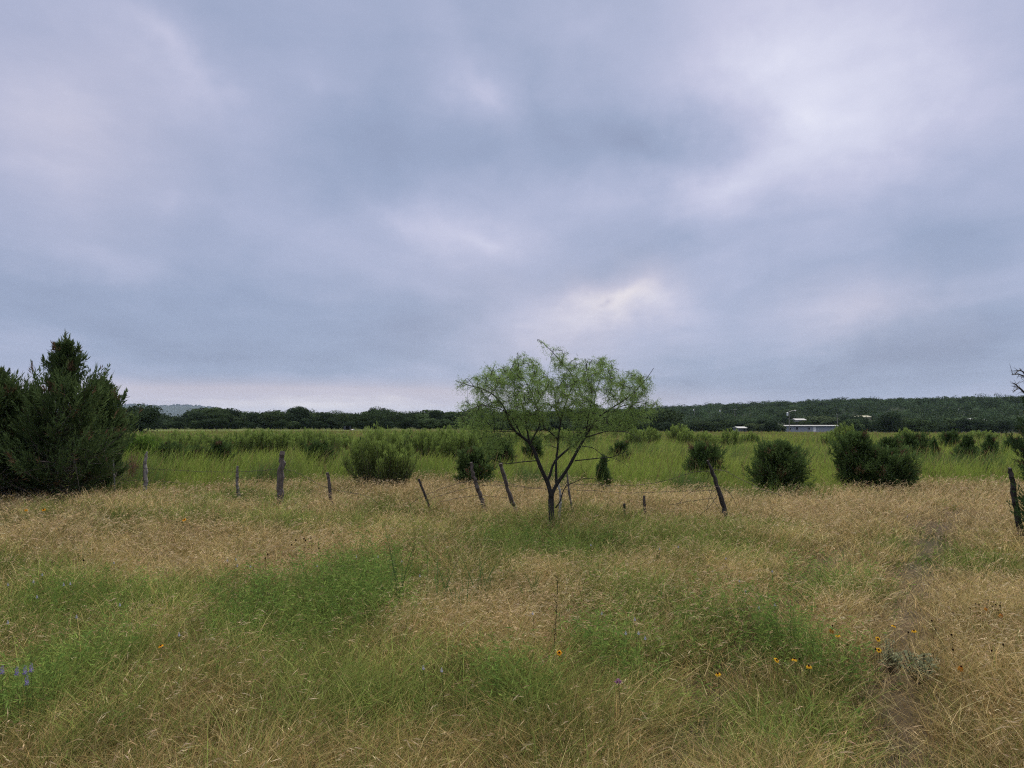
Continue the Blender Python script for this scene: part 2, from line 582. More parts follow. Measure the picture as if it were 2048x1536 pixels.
# ------------------------------------------------------------------ ground
def make_ground():
    rr = np.concatenate([[0.0], np.geomspace(.6, 15500, 290)])
    aa = np.radians(np.concatenate([np.arange(-180, -50, 4.0), np.arange(-50, 50, .33), np.arange(50, 180, 4.0)]))
    na = len(aa)
    R, A = np.meshgrid(rr, aa, indexing='ij')
    x, y = R * np.sin(A), R * np.cos(A)
    rut = np.minimum(pdist(x.ravel(), y.ravel(), RUT1), pdist(x.ravel(), y.ravel(), RUT2)).reshape(x.shape)
    z = hgt(x, y) - .04 * np.exp(-(rut / .2) ** 2)
    g = np.clip(green_at(x, y), 0, 1)[..., None]
    c = (1 - g) * np.array([.085, .062, .036]) + g * np.array([.036, .040, .017])
    gp = np.clip(bl(x, y, GAPS), 0, 1)[..., None]
    c = c * (1 - .5 * gp)  # shade painted into the ground colour, deepening the dark gaps below the clumps
    bare = np.exp(-(rut / .2) ** 2)[..., None] * .4
    c = c * (1 - bare) + bare * np.array([.075, .06, .045])
    fe = field_edge(x, np.maximum(y, .1))
    f = sstep(0, 3, y - fe)[..., None]
    c = c * (1 - f) + f * np.array([.095, .115, .032])
    f = sstep(70, 120, R + 9 * wob(x * .05, y * .05))[..., None]
    c = c * (1 - f) + f * np.array([.10, .125, .036])
    f = sstep(205, 300, R)[..., None]
    c = c * (1 - f) + f * np.array([.022, .032, .016])
    i, j = np.meshgrid(np.arange(len(rr) - 1), np.arange(na), indexing='ij')
    k = (j + 1) % na
    Q = np.stack([i * na + j, i * na + k, (i + 1) * na + k, (i + 1) * na + j], -1).reshape(-1, 4)[:, ::-1]
    m = MB()
    m.add(np.stack([x, y, z], -1).reshape(-1, 3), Q, c.reshape(-1, 3))
    mat, N, L = nodes_mat('soil')
    out = N.new('ShaderNodeOutputMaterial')
    bs = N.new('ShaderNodeBsdfPrincipled')
    bs.inputs['Roughness'].default_value = 1
    bs.inputs['Specular IOR Level'].default_value = .1
    at_ = N.new('ShaderNodeAttribute')
    at_.attribute_name = 'Col'
    geo = N.new('ShaderNodeNewGeometry')
    n1 = N.new('ShaderNodeTexNoise')
    n1.inputs['Scale'].default_value = 14
    n1.inputs['Detail'].default_value = 8
    n1.inputs['Roughness'].default_value = .7
    L.new(geo.outputs['Position'], n1.inputs['Vector'])
    n2 = N.new('ShaderNodeTexNoise')
    n2.inputs['Scale'].default_value = .35
    n2.inputs['Detail'].default_value = 6
    L.new(geo.outputs['Position'], n2.inputs['Vector'])
    ad = N.new('ShaderNodeMath')
    ad.operation = 'ADD'
    L.new(n1.outputs['Fac'], ad.inputs[0])
    L.new(n2.outputs['Fac'], ad.inputs[1])
    mr = N.new('ShaderNodeMapRange')
    mr.inputs['From Min'].default_value = .7
    mr.inputs['From Max'].default_value = 1.3
    mr.inputs['To Min'].default_value = .55
    mr.inputs['To Max'].default_value = 1.45
    L.new(ad.outputs[0], mr.inputs[0])
    sc = N.new('ShaderNodeVectorMath')
    sc.operation = 'SCALE'
    L.new(at_.outputs['Color'], sc.inputs[0])
    L.new(mr.outputs[0], sc.inputs['Scale'])
    L.new(sc.outputs[0], bs.inputs['Base Color'])
    bp = N.new('ShaderNodeBump')
    bp.inputs['Strength'].default_value = .7
    bp.inputs['Distance'].default_value = .03
    L.new(n1.outputs['Fac'], bp.inputs['Height'])
    L.new(bp.outputs[0], bs.inputs['Normal'])
    L.new(bs.outputs[0], out.inputs[0])
    tag(m.build('ground', mat, smooth=True), 'gently rolling pasture ground under the grass', 'ground', kind='structure')


make_ground()

# ------------------------------------------------------------------ far woods
def crown(m, rng, cx, cy, z0, w, h, nq, size, col, flat=.75, lobes=None):
    """a lumpy crown: leaf clumps scattered over and through several lobes"""
    nl = lobes or max(3, int(w * 1.2))
    a = rng.uniform(0, 2 * math.pi, nl)
    q = np.sqrt(rng.uniform(0, 1, nl)) * w * .33
    lc = np.stack([cx + np.cos(a) * q, cy + np.sin(a) * q, z0 + h * rng.uniform(.32, .74, nl) - (q / w) ** 2 * h * .6], 1)
    lr = w * rng.uniform(.2, .34, nl)
    k = rng.integers(0, nl, nq)
    d = rng.normal(size=(nq, 3))
    d /= np.linalg.norm(d, axis=1, keepdims=True)
    d[:, 2] = np.where(rng.uniform(size=nq) < .7, np.abs(d[:, 2]), d[:, 2])
    rad = lr[k] * (1 - .35 * rng.uniform(size=nq) ** 2)
    p = lc[k] + d * rad[:, None] * np.array([1, 1, flat])
    low = p[:, 2] < z0 + .05 * h
    p[low, 2] = z0 + rng.uniform(.05, .4, low.sum()) * h
    cc = np.array(col) * rng.uniform(.88, 1.14, (nq, 1)) * (rng.uniform(.75, 1.3, nl)[k])[:, None]
    nn = d + rng.normal(size=(nq, 3)) * .38
    nn /= np.linalg.norm(nn, axis=1, keepdims=True)
    td = rng.normal(size=(nq, 3))
    td -= nn * (td * nn).sum(1, keepdims=True)
    td /= np.linalg.norm(td, axis=1, keepdims=True)
    sz_ = size * rng.uniform(.6, 1.2, nq)
    m.leaves(p - td * sz_[:, None] * .5, td, sz_, size * rng.uniform(.6, 1.1, nq), cc, rng, nrm=nn)


def oak_variant(seed, w, h, col, nq=2600, size=.34):
    rng = np.random.default_rng(seed)
    m = MB()
    crown(m, rng, 0, 0, 0, w, h, nq, size, col, lobes=14)
    crown(m, rng, 0, 0, -.1 * h, w * .95, h * .55, nq // 3, size, np.array(col) * .9, lobes=8)
    t = MB()
    for k in range(3):
        a = rng.uniform(0, 6.3)
        b = rng.uniform(.3, 1.0)
        t.tube([(0, 0, -.6), (.15 * math.cos(a), .15 * math.sin(a), h * .25), (b * math.cos(a), b * math.sin(a), h * .55)], [.22, .16, .06], (.05, .045, .04), 6)
    return m.mesh('crown', M_FAR), t.mesh('trunk', M_BARK)


OAKS = [oak_variant(100 + i, w, h, c) for i, (w, h, c) in enumerate([
    (5.6, 5.4, (.046, .066, .032)), (6.4, 6.0, (.036, .055, .029)), (4.6, 4.6, (.054, .080, .036)),
    (7.2, 6.2, (.042, .063, .030)), (5.0, 5.6, (.033, .050, .029)), (4.2, 4.0, (.078, .104, .050))])]


def oak(px, d, ytop, var, label, group, name='oak_tree', wscale=1.0, rz=None, rng=random.Random(1)):
    ztop = at(px, ytop, d)[2]
    b = gpt(px, d)
    H = max(ztop - b[2], 2.0)
    cm, tm = OAKS[var]
    h0 = max(v.co.z for v in cm.vertices) if 'h' not in cm else cm['h']
    cm['h'] = h0
    t = thing(name, b, label, 'tree', group, rng.uniform(0, 6.3))
    s = H / h0
    t.scale = (s * wscale, s * wscale, s)
    link(bpy.data.objects.new('crown', cm), t)
    link(bpy.data.objects.new('trunk', tm), t)
    return t


def far_woods():
    R = random.Random(12)
    sky = lambda px: np.interp(px, [150, 262, 285, 300, 318, 330, 360, 400, 430, 465, 480, 530, 560, 588, 600, 620, 632, 680, 692, 735, 745, 760, 780, 800, 860, 920, 940, 1000, 1100, 1330, 1400],
                               [815, 806, 805, 808, 824, 829, 828, 816, 813, 815, 820, 819, 818, 813, 811, 813, 822, 819, 821, 823, 814, 812, 815, 821, 818, 820, 814, 816, 818, 816, 812])
    gl = 'trees of the dark line behind the pasture'
    oak(284, 118, 805, 1, 'large dark round oak just right of the left junipers, nearest in the tree line', gl, wscale=1.0)
    oak(252, 116, 812, 0, 'dark oak half hidden behind the rightmost left juniper', gl)
    oak(600, 196, 811, 3, 'domed oak standing above the tree line behind the thick grey post', gl)
    oak(760, 198, 812, 1, 'tall dark oak standing above the tree line behind the big bushy weed', gl, wscale=.95)
    oak(435, 192, 813, 3, 'broad dark oak rising right of the distant blue ridge', gl, wscale=1.15)
    oak(944, 196, 813, 0, 'oak crown peeking out at the left edge of the mesquite', gl)
    px = 305.0
    i = 0
    while px < 1340:
        yt = float(sky(px)) + R.uniform(-3, 6)
        oak(px, R.uniform(186, 200), yt + 3, R.choice([0, 1, 2, 3, 4, 4]), 'dark oak in the unbroken line of trees behind the far edge of the pasture', gl, wscale=R.uniform(.95, 1.35))
        px += R.uniform(20, 34)
        i += 1
    px = 318.0
    while px < 1330:
        yt = float(sky(px)) + R.uniform(-2, 3)
        oak(px, R.uniform(206, 216), yt + 1.5, R.choice([0, 1, 2, 3, 4]), 'dark oak in the second row of the tree line, only its top showing', gl, wscale=R.uniform(1.0, 1.5))
        px += R.uniform(24, 38)
    px = 310.0
    while px < 1340:                                         # low edge growth in front
        oak(px, R.uniform(180, 186), 838 + R.uniform(-3, 6), R.choice([2, 4, 4, 1]), 'low dark scrubby tree along the foot of the tree line', gl, wscale=R.uniform(1.2, 1.8))
        px += R.uniform(22, 34)
    # trees around the homestead on the right
    gr = 'trees around the white buildings on the right'
    for (q, d, y, v, ws, lb) in [
        (1570, 420, 817, 3, 1.3, 'large dark round oak standing behind the utility pole with the lamp'),
        (1636, 360, 831, 5, 1.5, 'paler green broad tree right behind the long white building'),
        (1662, 350, 834, 5, 1.2, 'paler green tree beside the plain utility pole'),
        (1498, 262, 846, 5, 1.2, 'round pale green tree left of the long white building, leftmost of three'),
        (1522, 255, 847, 5, 1.2, 'round pale green tree left of the long white building, middle of three'),
        (1555, 250, 849, 5, 1.3, 'round pale green tree touching the left end of the long white building'),
        (1472, 330, 838, 2, 1.4, 'broad mid green tree above the low white shed'),
        (1603, 312, 840, 5, .55, 'small pale tree breaking the outline of the white house'),
        (1584, 316, 838, 0, 1.0, 'dark tree at the left end of the white house'),
        (1615, 314, 841, 2, .8, 'small tree at the right end of the white house'),
        (1700, 300, 826, 1, 1.0, 'dark oak at the right end of the long white building'),
        (1722, 290, 834, 4, 1.1, 'dark tree in front of the tan roof'),
        (1778, 240, 820, 1, 1.0, 'tall dark oak rising behind the twin cedar bushes'),
        (1798, 250, 832, 0, 1.1, 'dark oak leaning against the tall oak behind the twin cedar bushes'),
    ]:
        oak(q, d, y, v, lb, gr, wscale=ws)
    px = 1325.0
    while px < 2120:
        if not 1548 < px < 1690:
            oak(px, R.uniform(235, 300), 840 + R.uniform(-5, 5), R.choice([0, 1, 4, 4, 2]), 'dark tree in the thicket edging the pasture at the foot of the wooded hill', gr, wscale=R.uniform(1.1, 1.6))
        px += R.uniform(13, 22)
    # hillside wood: one mass
    rng = np.random.default_rng(8)
    m = MB()
    n = 5600
    az = np.radians(rng.uniform(-3, 41, n))
    r = np.sqrt(rng.uniform(290 ** 2, 1010 ** 2, n))
    r = np.where(rng.uniform(size=n) < .35, rng.uniform(800, 960, n), r)
    for a, q in zip(az, r):
        x, y = q * math.sin(a), q * math.cos(a)
        z = float(hgt(x, y))
        pxx = 1024 + math.tan(a) * F
        if 1540 < pxx < 1690 and y < 400:
            continue
        if 1440 < pxx < 1540 and y < 300:
            continue
        w = rng.uniform(6, 13)
        h = rng.uniform(3.6, 7.5) * (1.4 if rng.uniform() < .07 else 1)
        c = np.array([.042, .066, .033]) * rng.uniform(.6, 1.7) + np.array([.016, .018, .004]) * rng.uniform() ** 3
        sz = q / 770 * .9
        crown(m, rng, x, y, z, w, h, int(110 + 16000 / q), max(sz, .5), c, lobes=6)
    for k in range(170):                                       # big crowns that break the skyline and the slope
        a = math.radians(rng.uniform(-1, 40))
        q = rng.uniform(840, 985) if k < 90 else rng.uniform(420, 840)
        x, y = q * math.sin(a), q * math.cos(a)
        crown(m, rng, x, y, float(hgt(x, y)), rng.uniform(10, 18), rng.uniform(7, 10.5), 260, .95, np.array([.042, .064, .033]) * rng.uniform(.5, 1.5), lobes=9)
    # behind the left tree line
    for k in range(420):
        a = math.radians(rng.uniform(-31, 10))
        q = rng.uniform(212, 330)
        x, y = q * math.sin(a), q * math.cos(a)
        pxx = 1024 + math.tan(a) * F
        yt = float(sky(pxx)) + 3
        top = at(pxx, yt, y)[2]
        z = float(hgt(x, y))
        h = max(min(rng.uniform(4.5, 6.5), top - z), 1.5)
        crown(m, rng, x, y, z, rng.uniform(5, 9), h, 170, .5, np.array([.040, .060, .030]) * rng.uniform(.7, 1.3), lobes=6)
    tag(m.build('woodland', M_FAR), 'dense dark wood covering the low hill beyond the pasture', 'woods', kind='stuff')
    # rough tree-covered top of the far blue ridge
    m = MB()
    n = 5000
    a = np.radians(rng.uniform(-36, -18.5, n))
    q = rng.uniform(9600, 11800, n)
    x, y = q * np.sin(a), q * np.cos(a)
    p = np.stack([x, y, hgt(x, y) + rng.uniform(-4, 5, n)], 1)
    m.leaves(p, rng.normal(size=(n, 3)) + np.array([0, 0, .7]), rng.uniform(9, 22, n), rng.uniform(9, 22, n), np.array([.03, .045, .022]) * rng.uniform(.6, 1.4, (n, 1)), rng)
    tag(m.build('ridge_woodland', M_FAR), 'far wooded ridge turning blue in the haze on the left', 'woods', kind='stuff')


far_woods()

# ------------------------------------------------------------------ buildings and poles far off
def part(mb, name, mat, parent):
    return mb.build(name, mat, parent)


def mobile_home():
    d = 285.0
    x0, x1 = at(1566, 850, d)[0], at(1676, 850, d)[0]
    cx = (x0 + x1) / 2
    zb = float(hgt(cx, d))
    zt = at(1600, 852.5, d)[2]
    H = zt - zb
    W = (x1 - x0) / 2
    t = thing('mobile_home', (cx, d, zb), 'long single storey white building with a pale flat metal roof beyond the pasture', 'building')
    m = MB()
    m.box((-W + .3, 0, -.5), (W - .6, 5, H), (.30, .32, .36))
    for i in range(int(W * 2 / 1.2)):
        m.box((-W + .6 + i * 1.2, -.03, 0), (-W + .66 + i * 1.2, -.002, H - .05), (.28, .29, .33))
    part(m, 'wall', M_PAINT, t)
    m = MB()
    V = [(-W - .4, -.5, H + .002), (W + .2, -.5, H + .002), (W + .2, 5.5, H + .002), (-W - .4, 5.5, H + .002),
         (-W - .4, -.5, H + .25), (W + .2, -.5, H + .25), (W + .2, 2.5, H + .42), (-W - .4, 2.5, H + .42), (W + .2, 5.5, H + .25), (-W - .4, 5.5, H + .25)]
    m.add(V, [(3, 2, 1, 0), (0, 1, 5, 4), (4, 5, 6, 7), (7, 6, 8, 9), (2, 3, 9, 8), (0, 4, 7, 9), (1, 8, 6, 5), (0, 9, 3, 3)][:7], (.38, .38, .38))
    part(m, 'roof', M_PAINT, t)
    for (q, w, h) in [(1594, 1.0, 1.0), (1618, .8, .9), (1581, .6, .7)]:
        xx = at(q, 850, d)[0] - cx
        m = MB()
        m.box((xx - w / 2, -.06, H * .42), (xx + w / 2, -.034, H * .42 + h), (.03, .035, .05))
        f = part(m, 'window', M_PAINT, t)
        m = MB()
        for (a, b, c, e) in [(-w / 2 - .08, -w / 2, -.08, h + .08), (w / 2, w / 2 + .08, -.08, h + .08)]:
            m.box((xx + a, -.075, H * .42 + c), (xx + b, -.034, H * .42 + e), (.6, .6, .6))
        m.box((xx - w / 2, -.075, H * .42 + h), (xx + w / 2, -.034, H * .42 + h + .08), (.6, .6, .6))
        m.box((xx - w / 2, -.075, H * .42 - .08), (xx + w / 2, -.034, H * .42), (.6, .6, .6))
        part(m, 'frame', M_PAINT, f)
    xx = at(1629, 850, d)[0] - cx
    m = MB()
    m.box((xx - .5, -.06, .3), (xx + .5, -.034, 2.3), (.7, .7, .7))
    part(m, 'door', M_PAINT, t)
    m = MB()
    m.box((xx - 1.0, -1.4, -.4), (xx + 1.0, -.08, .25), (.35, .33, .3))
    part(m, 'steps', M_PAINT, t)


def gable(name, px0, px1, ytop, ywall, d, label, wall, roof, base=None):
    x0, x1 = at(px0, ytop, d)[0], at(px1, ytop, d)[0]
    cx, W = (x0 + x1) / 2, (x1 - x0) / 2
    zb = float(hgt(cx, d)) if base is None else base
    zr, zw = at(px0, ytop, d)[2] - zb, at(px0, ywall, d)[2] - zb
    t = thing(name, (cx, d, zb), label, 'building')
    m = MB()
    m.box((-W, 0, -1.0), (W, 6, zw), wall)
    part(m, 'wall', M_PAINT, t)
    m = MB()
    V = [(-W - .3, -.3, zw), (W + .3, -.3, zw), (W + .3, 6.3, zw), (-W - .3, 6.3, zw), (-W - .3, 3, zr), (W + .3, 3, zr)]
    m.add(V + [(-W - .3, 1.0, zw)], [(0, 1, 5, 4), (2, 3, 4, 5), (3, 2, 1, 0), (0, 4, 3, 6)], roof)
    part(m, 'roof', M_PAINT, t)
    for k in (-.45, .2, .6):
        m = MB()
        m.box((k * W - .4, -.05, zw * .35), (k * W + .4, -.003, zw * .35 + 1.0), (.04, .045, .06))
        part(m, 'window', M_PAINT, t)
    return t


def pole(px, ytop, d, label, lamp=False, transformer=False, arm=True, group=None, r=.14, base=None):
    b = gpt(px, d)
    H = at(px, ytop, d)[2] - b[2]
    t = thing('utility_pole', b, label, 'utility pole', group)
    m = MB()
    m.tube([(0, 0, -.5), (0, 0, H * .5), (0, 0, H)], [r * 1.2, r, r * .8], (.22, .2, .18), 8, cap=True)
    part(m, 'shaft', M_WOOD, t)
    if arm:
        m = MB()
        m.box((-1.0, -r - .1, H - .5), (1.0, -r + .02, H - .36), (.2, .18, .16))
        part(m, 'crossarm', M_WOOD, t)
        for k in (-.9, -.45, .45, .9):
            m = MB()
            m.tube([(k, -r - .04, H - .36), (k, -r - .04, H - .28), (k, -r - .04, H - .16)], [.05, .07, .03], (.5, .5, .5), 6, cap=True)
            part(m, 'insulator', M_METAL, t)
    if transformer:
        m = MB()
        m.tube([(-r - .42, 0, H - 2.1), (-r - .42, 0, H - 2.05), (-r - .42, 0, H - 1.0), (-r - .42, 0, H - .9)], [.2, .34, .34, .2], (.62, .64, .66), 12, cap=True)
        part(m, 'transformer', M_METAL, t)
    if lamp:
        m = MB()
        m.tube([(r, 0, H - .6), (1.0, 0, H - .3), (2.1, 0, H - .2)], [.05, .05, .05], (.5, .5, .5), 6)
        a = part(m, 'lamp_arm', M_METAL, t)
        m = MB()
        m.tube([(2.0, 0, H - .2), (2.2, 0, H - .25), (2.6, 0, H - .3)], [.08, .18, .1], (.6, .6, .62), 8, cap=True)
        part(m, 'lamp_head', M_METAL, a)
    return t


def homestead():
    mobile_home()
    gable('house', 1592, 1612, 837, 840, 330, 'white house with a broken outline showing above the long building', (.30, .30, .31), (.20, .21, .22))
    gable('white_shed', 1477, 1493, 853.2, 856, 235, 'low white roofed shed half sunk behind the field left of the pale trees', (.18, .19, .21), (.20, .21, .22))
    gable('metal_barn', 1312, 1330, 833.5, 837, 300, 'grey green roofed barn in the trees right of the mesquite', (.2, .24, .2), (.28, .34, .3))
    gable('tan_roof_house', 1712, 1742, 831, 834, 330, 'house with a tan roof showing in the trees above the cedar bushes', (.25, .23, .17), (.20, .19, .11))
    gable('white_cottage', 1943, 1952, 837, 840, 330, 'left one of two tiny white buildings in the trees at the right', (.65, .65, .65), (.6, .6, .6))
    gable('white_cabin', 1961, 1975, 838.5, 841.5, 325, 'right one of two tiny white buildings in the trees at the right', (.65, .65, .65), (.62, .62, .62))
    gable('open_shelter', 687, 701, 858.6, 861, 172, 'small pale shelter at the far edge of the pasture left of the big bushy weed', (.3, .3, .3), (.5, .5, .52), base=-.1)
    g = 'utility poles among the trees on the right'
    pole(1577, 820, 278, 'utility pole with a lamp arm and a white transformer in front of the long building', True, True, False, g)
    pole(1673, 828, 300, 'plain utility pole at the right end of the long building', False, False, False, g, r=.13)
    pole(1918, 815, 480, 'utility pole with a white transformer on the wooded hill, right one of the pair', False, True, True, g, r=.16)
    pole(1896, 812, 500, 'utility pole on the wooded hill, left one of the pair above the junipers', False, True, False, g, r=.16)
    pole(1441, 817, 470, 'utility pole with a white top among the trees above the leaning dark post', False, True, False, g, r=.16)
    pole(1469, 818, 450, 'grey utility pole among the trees, second right of the mesquite', False, False, True, g, r=.16)
    pole(1388, 816, 520, 'utility pole with a white top among the trees nearest the mesquite', False, True, False, g, r=.16)
    pole(1499, 821, 460, 'grey utility pole in the trees left of the large round oak', False, False, False, g, r=.16)
    b = gpt(935, 600)
    H = at(935, 778, 600)[2] - b[2]
    t = thing('radio_mast', b, 'thin tall mast rising from the trees at the left edge of the mesquite', 'mast')
    m = MB()
    for a in (0, 2.1, 4.2):
        m.tube([(.2 * math.cos(a), .2 * math.sin(a), -1), (.2 * math.cos(a), .2 * math.sin(a), H)], [.05, .05], (.4, .4, .42), 4)
    part(m, 'leg', M_METAL, t)
    m = MB()
    n = int(H / .8)
    for i in range(n):
        a = i * 2.1
        m.tube([(.2 * math.cos(a), .2 * math.sin(a), i * .8), (.2 * math.cos(a + 2.1), .2 * math.sin(a + 2.1), i * .8 + .8)], [.03, .03], (.4, .4, .42), 4)
    part(m, 'lattice', M_METAL, t)


homestead()

# ------------------------------------------------------------------ junipers and cedar bushes
def juniper_mesh(seed, H, Rm, nb, prof, up=.5, sprays=14, leaves=9, ln=.085, wd=.014, t0=.02, lean=(0, 0), col=(.034, .058, .025), tip=(.115, .165, .058), bare=.25, spray_len=.22, stems=1, twigs=0, rise=.62):
    rng = np.random.default_rng(seed)
    mf, mt = MB(), MB()
    lean = np.array(lean, float)
    tt = np.linspace(0, 1, 9)
    axis = np.stack([lean[0] * tt ** 1.6 * H + .03 * np.sin(tt * 7 + seed), lean[1] * tt ** 1.6 * H + .03 * np.cos(tt * 6 + seed), tt * H], 1)
    ax2 = axis.copy()
    ax2[0, 2] = -.15
    mt.tube(ax2, .035 * H ** .8 * (1 - tt * .93) + .004, (.07, .058, .05), 7, .1, rng)
    P, D, Ccol = [], [], []
    for k in range(nb):
        t = t0 + (1 - t0) * ((k + rng.uniform()) / nb) ** 1.25
        t = min(t, .985)
        a0 = np.array([np.interp(t * .9, tt, axis[:, i]) for i in range(3)])
        L = Rm * prof(t) * rng.uniform(.72, 1.12) * (1 + .20 * math.sin(2 * k * 2.39996 + seed) + .12 * math.sin(3 * k * 2.39996 + seed * 2 + 5 * t))
        L = min(L * (1.25 if rng.uniform() < .06 else 1), Rm * prof(t) * 1.35)
        if L < .05:
            continue
        az = k * 2.39996 + rng.uniform(-.5, .5)
        e0 = up * rng.uniform(.5, 1.2) + rise * t
        e1 = e0 + rng.uniform(.25, .8)
        s = np.linspace(0, 1, 6)
        ang = e0 + (e1 - e0) * s
        hx = np.concatenate([[0], np.cumsum(np.cos(ang[:-1]) * L / 5)])
        hz = np.concatenate([[0], np.cumsum(np.sin(ang[:-1]) * L / 5)])
        az_s = az + .35 * rng.normal() * s
        br = a0 + np.stack([np.cos(az_s) * hx, np.sin(az_s) * hx, hz], 1)
        br[:, :2] += lean * (hz[:, None] * .6)
        br[:, 2] = np.maximum(br[:, 2], .06)
        mt.tube(br, np.linspace(.012 + .008 * L, .003, 6), (.085, .072, .062), 4)
        tgs = np.gradient(br, axis=0)
        tgs /= np.linalg.norm(tgs, axis=1, keepdims=True) + 1e-9
        n = max(3, int(sprays * .55 * (.4 + .6 * L / Rm)))
        ss = bare + (1 - bare) * (np.arange(n) + rng.uniform(0, 1, n)) / n
        ss[-1] = 1.0
        pos = np.stack([np.interp(ss, s, br[:, i]) for i in range(3)], 1)
        tg = np.stack([np.interp(ss, s, tgs[:, i]) for i in range(3)], 1)
        side = np.cross(tg, rng.normal(size=(n, 3)) * .6 + np.array([0, 0, 1]))
        side /= np.linalg.norm(side, axis=1, keepdims=True) + 1e-9
        sg = np.where(np.arange(n) % 2 == 0, 1, -1)[:, None]
        dd = tg + side * sg * rng.uniform(.3, .8, (n, 1)) + np.array([0, 0, 1]) * rng.uniform(0, .45, (n, 1)) + rng.normal(size=(n, 3)) * .15
        dd[-1] = tg[-1] + np.array([0, 0, .25])
        dd /= np.linalg.norm(dd, axis=1, keepdims=True)
        sl_ = np.clip((.22 + .35 * (1 - ss)) * L, .10, spray_len * 1.5) * rng.uniform(.75, 1.25, n)
        lv = leaves * 2
        q = np.repeat(np.arange(n), lv)
        f = np.tile(np.linspace(0, 1, lv), n)
        curl = (f * f * sl_[q] * .22)[:, None] * np.array([.35, 0, 1])
        pp = pos[q] + dd[q] * (f * sl_[q])[:, None] + curl + rng.normal(size=(len(q), 3)) * (.022 * (1 - .7 * f))[:, None]
        ld = dd[q] * 1.0 + rng.normal(size=(len(q), 3)) * (.55 * (1 - f) + .2)[:, None] + np.array([0, 0, .15])
        P.append(pp)
        D.append(ld)
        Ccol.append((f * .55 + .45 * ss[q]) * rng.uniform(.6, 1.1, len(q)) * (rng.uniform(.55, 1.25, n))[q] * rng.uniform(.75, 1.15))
    # the leader ends in a plume of its own
    nlead = 60
    f = rng.uniform(.86, 1.0, nlead)
    P.append(np.stack([np.interp(f, tt, axis[:, i]) for i in range(3)], 1) + rng.normal(size=(nlead, 3)) * .015)
    D.append(rng.normal(size=(nlead, 3)) * .5 + np.array([0, 0, .9]))
    Ccol.append(rng.uniform(.5, 1, nlead))
    P, D, k = np.concatenate(P), np.concatenate(D), np.concatenate(Ccol)[:, None]
    P[:, 2] = np.maximum(P[:, 2], .03)
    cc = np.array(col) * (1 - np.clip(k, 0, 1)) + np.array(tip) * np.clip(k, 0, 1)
    dead = np.sin(P[:, 0:1] * 9 + seed) * np.sin(P[:, 1:2] * 8) * np.sin(P[:, 2:3] * 7 + 1) + rng.normal(size=(len(P), 1)) * .12 > .62
    cc = np.where(dead, np.array([.13, .085, .05]), cc)
    mf.leaves(P, D, ln * rng.uniform(.6, 1.3, len(P)), wd * rng.uniform(.7, 1.4, len(P)), cc, rng)
    for i in range(twigs):
        a, t = rng.uniform(0, 6.3), rng.uniform(.03, .4)
        L = Rm * rng.uniform(.5, .95)
        z = t * H
        p = [(0, 0, z * .5)]
        for s in (.35, .7, 1.0):
            p.append((math.cos(a) * L * s + rng.normal() * .06, math.sin(a) * L * s + rng.normal() * .06, z * .5 + L * s * rng.uniform(.15, .6)))
        mt.tube(p, [.016, .011, .008, .003], (.10, .083, .073), 4)
        for s in (1, 2, 3):
            e = np.array(p[s])
            mt.tube([e, e + rng.normal(size=3) * .14, e + rng.normal(size=3) * .26], [.006, .004, .002], (.11, .09, .08), 3)
    return mf.mesh('crown', M_NEEDLE), mt.mesh('trunk', M_BARK)


def juniper(name, px, ybase, ytop, wpx, seed, label, cat='bush', group=None, grass=.2, prof=None, d=None, rz=0, **kw):
    d = d or depth(ybase, grass if ybase > 948 else .45)
    b = gpt(px, d)
    H = at(px, ytop, d)[2] - b[2]
    Rm = max(wpx / 2 / F * d * kw.pop('rfac', 1.0), .12)
    prof = prof or (lambda t: max(.05, (1 - t) ** .55 * min(1, .62 + 1.4 * t)))
    cm, tm = juniper_mesh(seed, H * kw.pop('hfac', .93), Rm, prof=prof, **kw)
    t = thing(name, b, label, cat, group, rz)
    link(bpy.data.objects.new('crown', cm), t)
    link(bpy.data.objects.new('trunk', tm), t)
    return t


BUSH = lambda t: float(np.interp(t, [0, .2, .45, .7, .88, 1], [.92, 1.06, 1.0, .78, .5, .3]))
CONE = lambda t: max(.04, (1.02 - t) ** .85 * min(1, .7 + 1.6 * t))


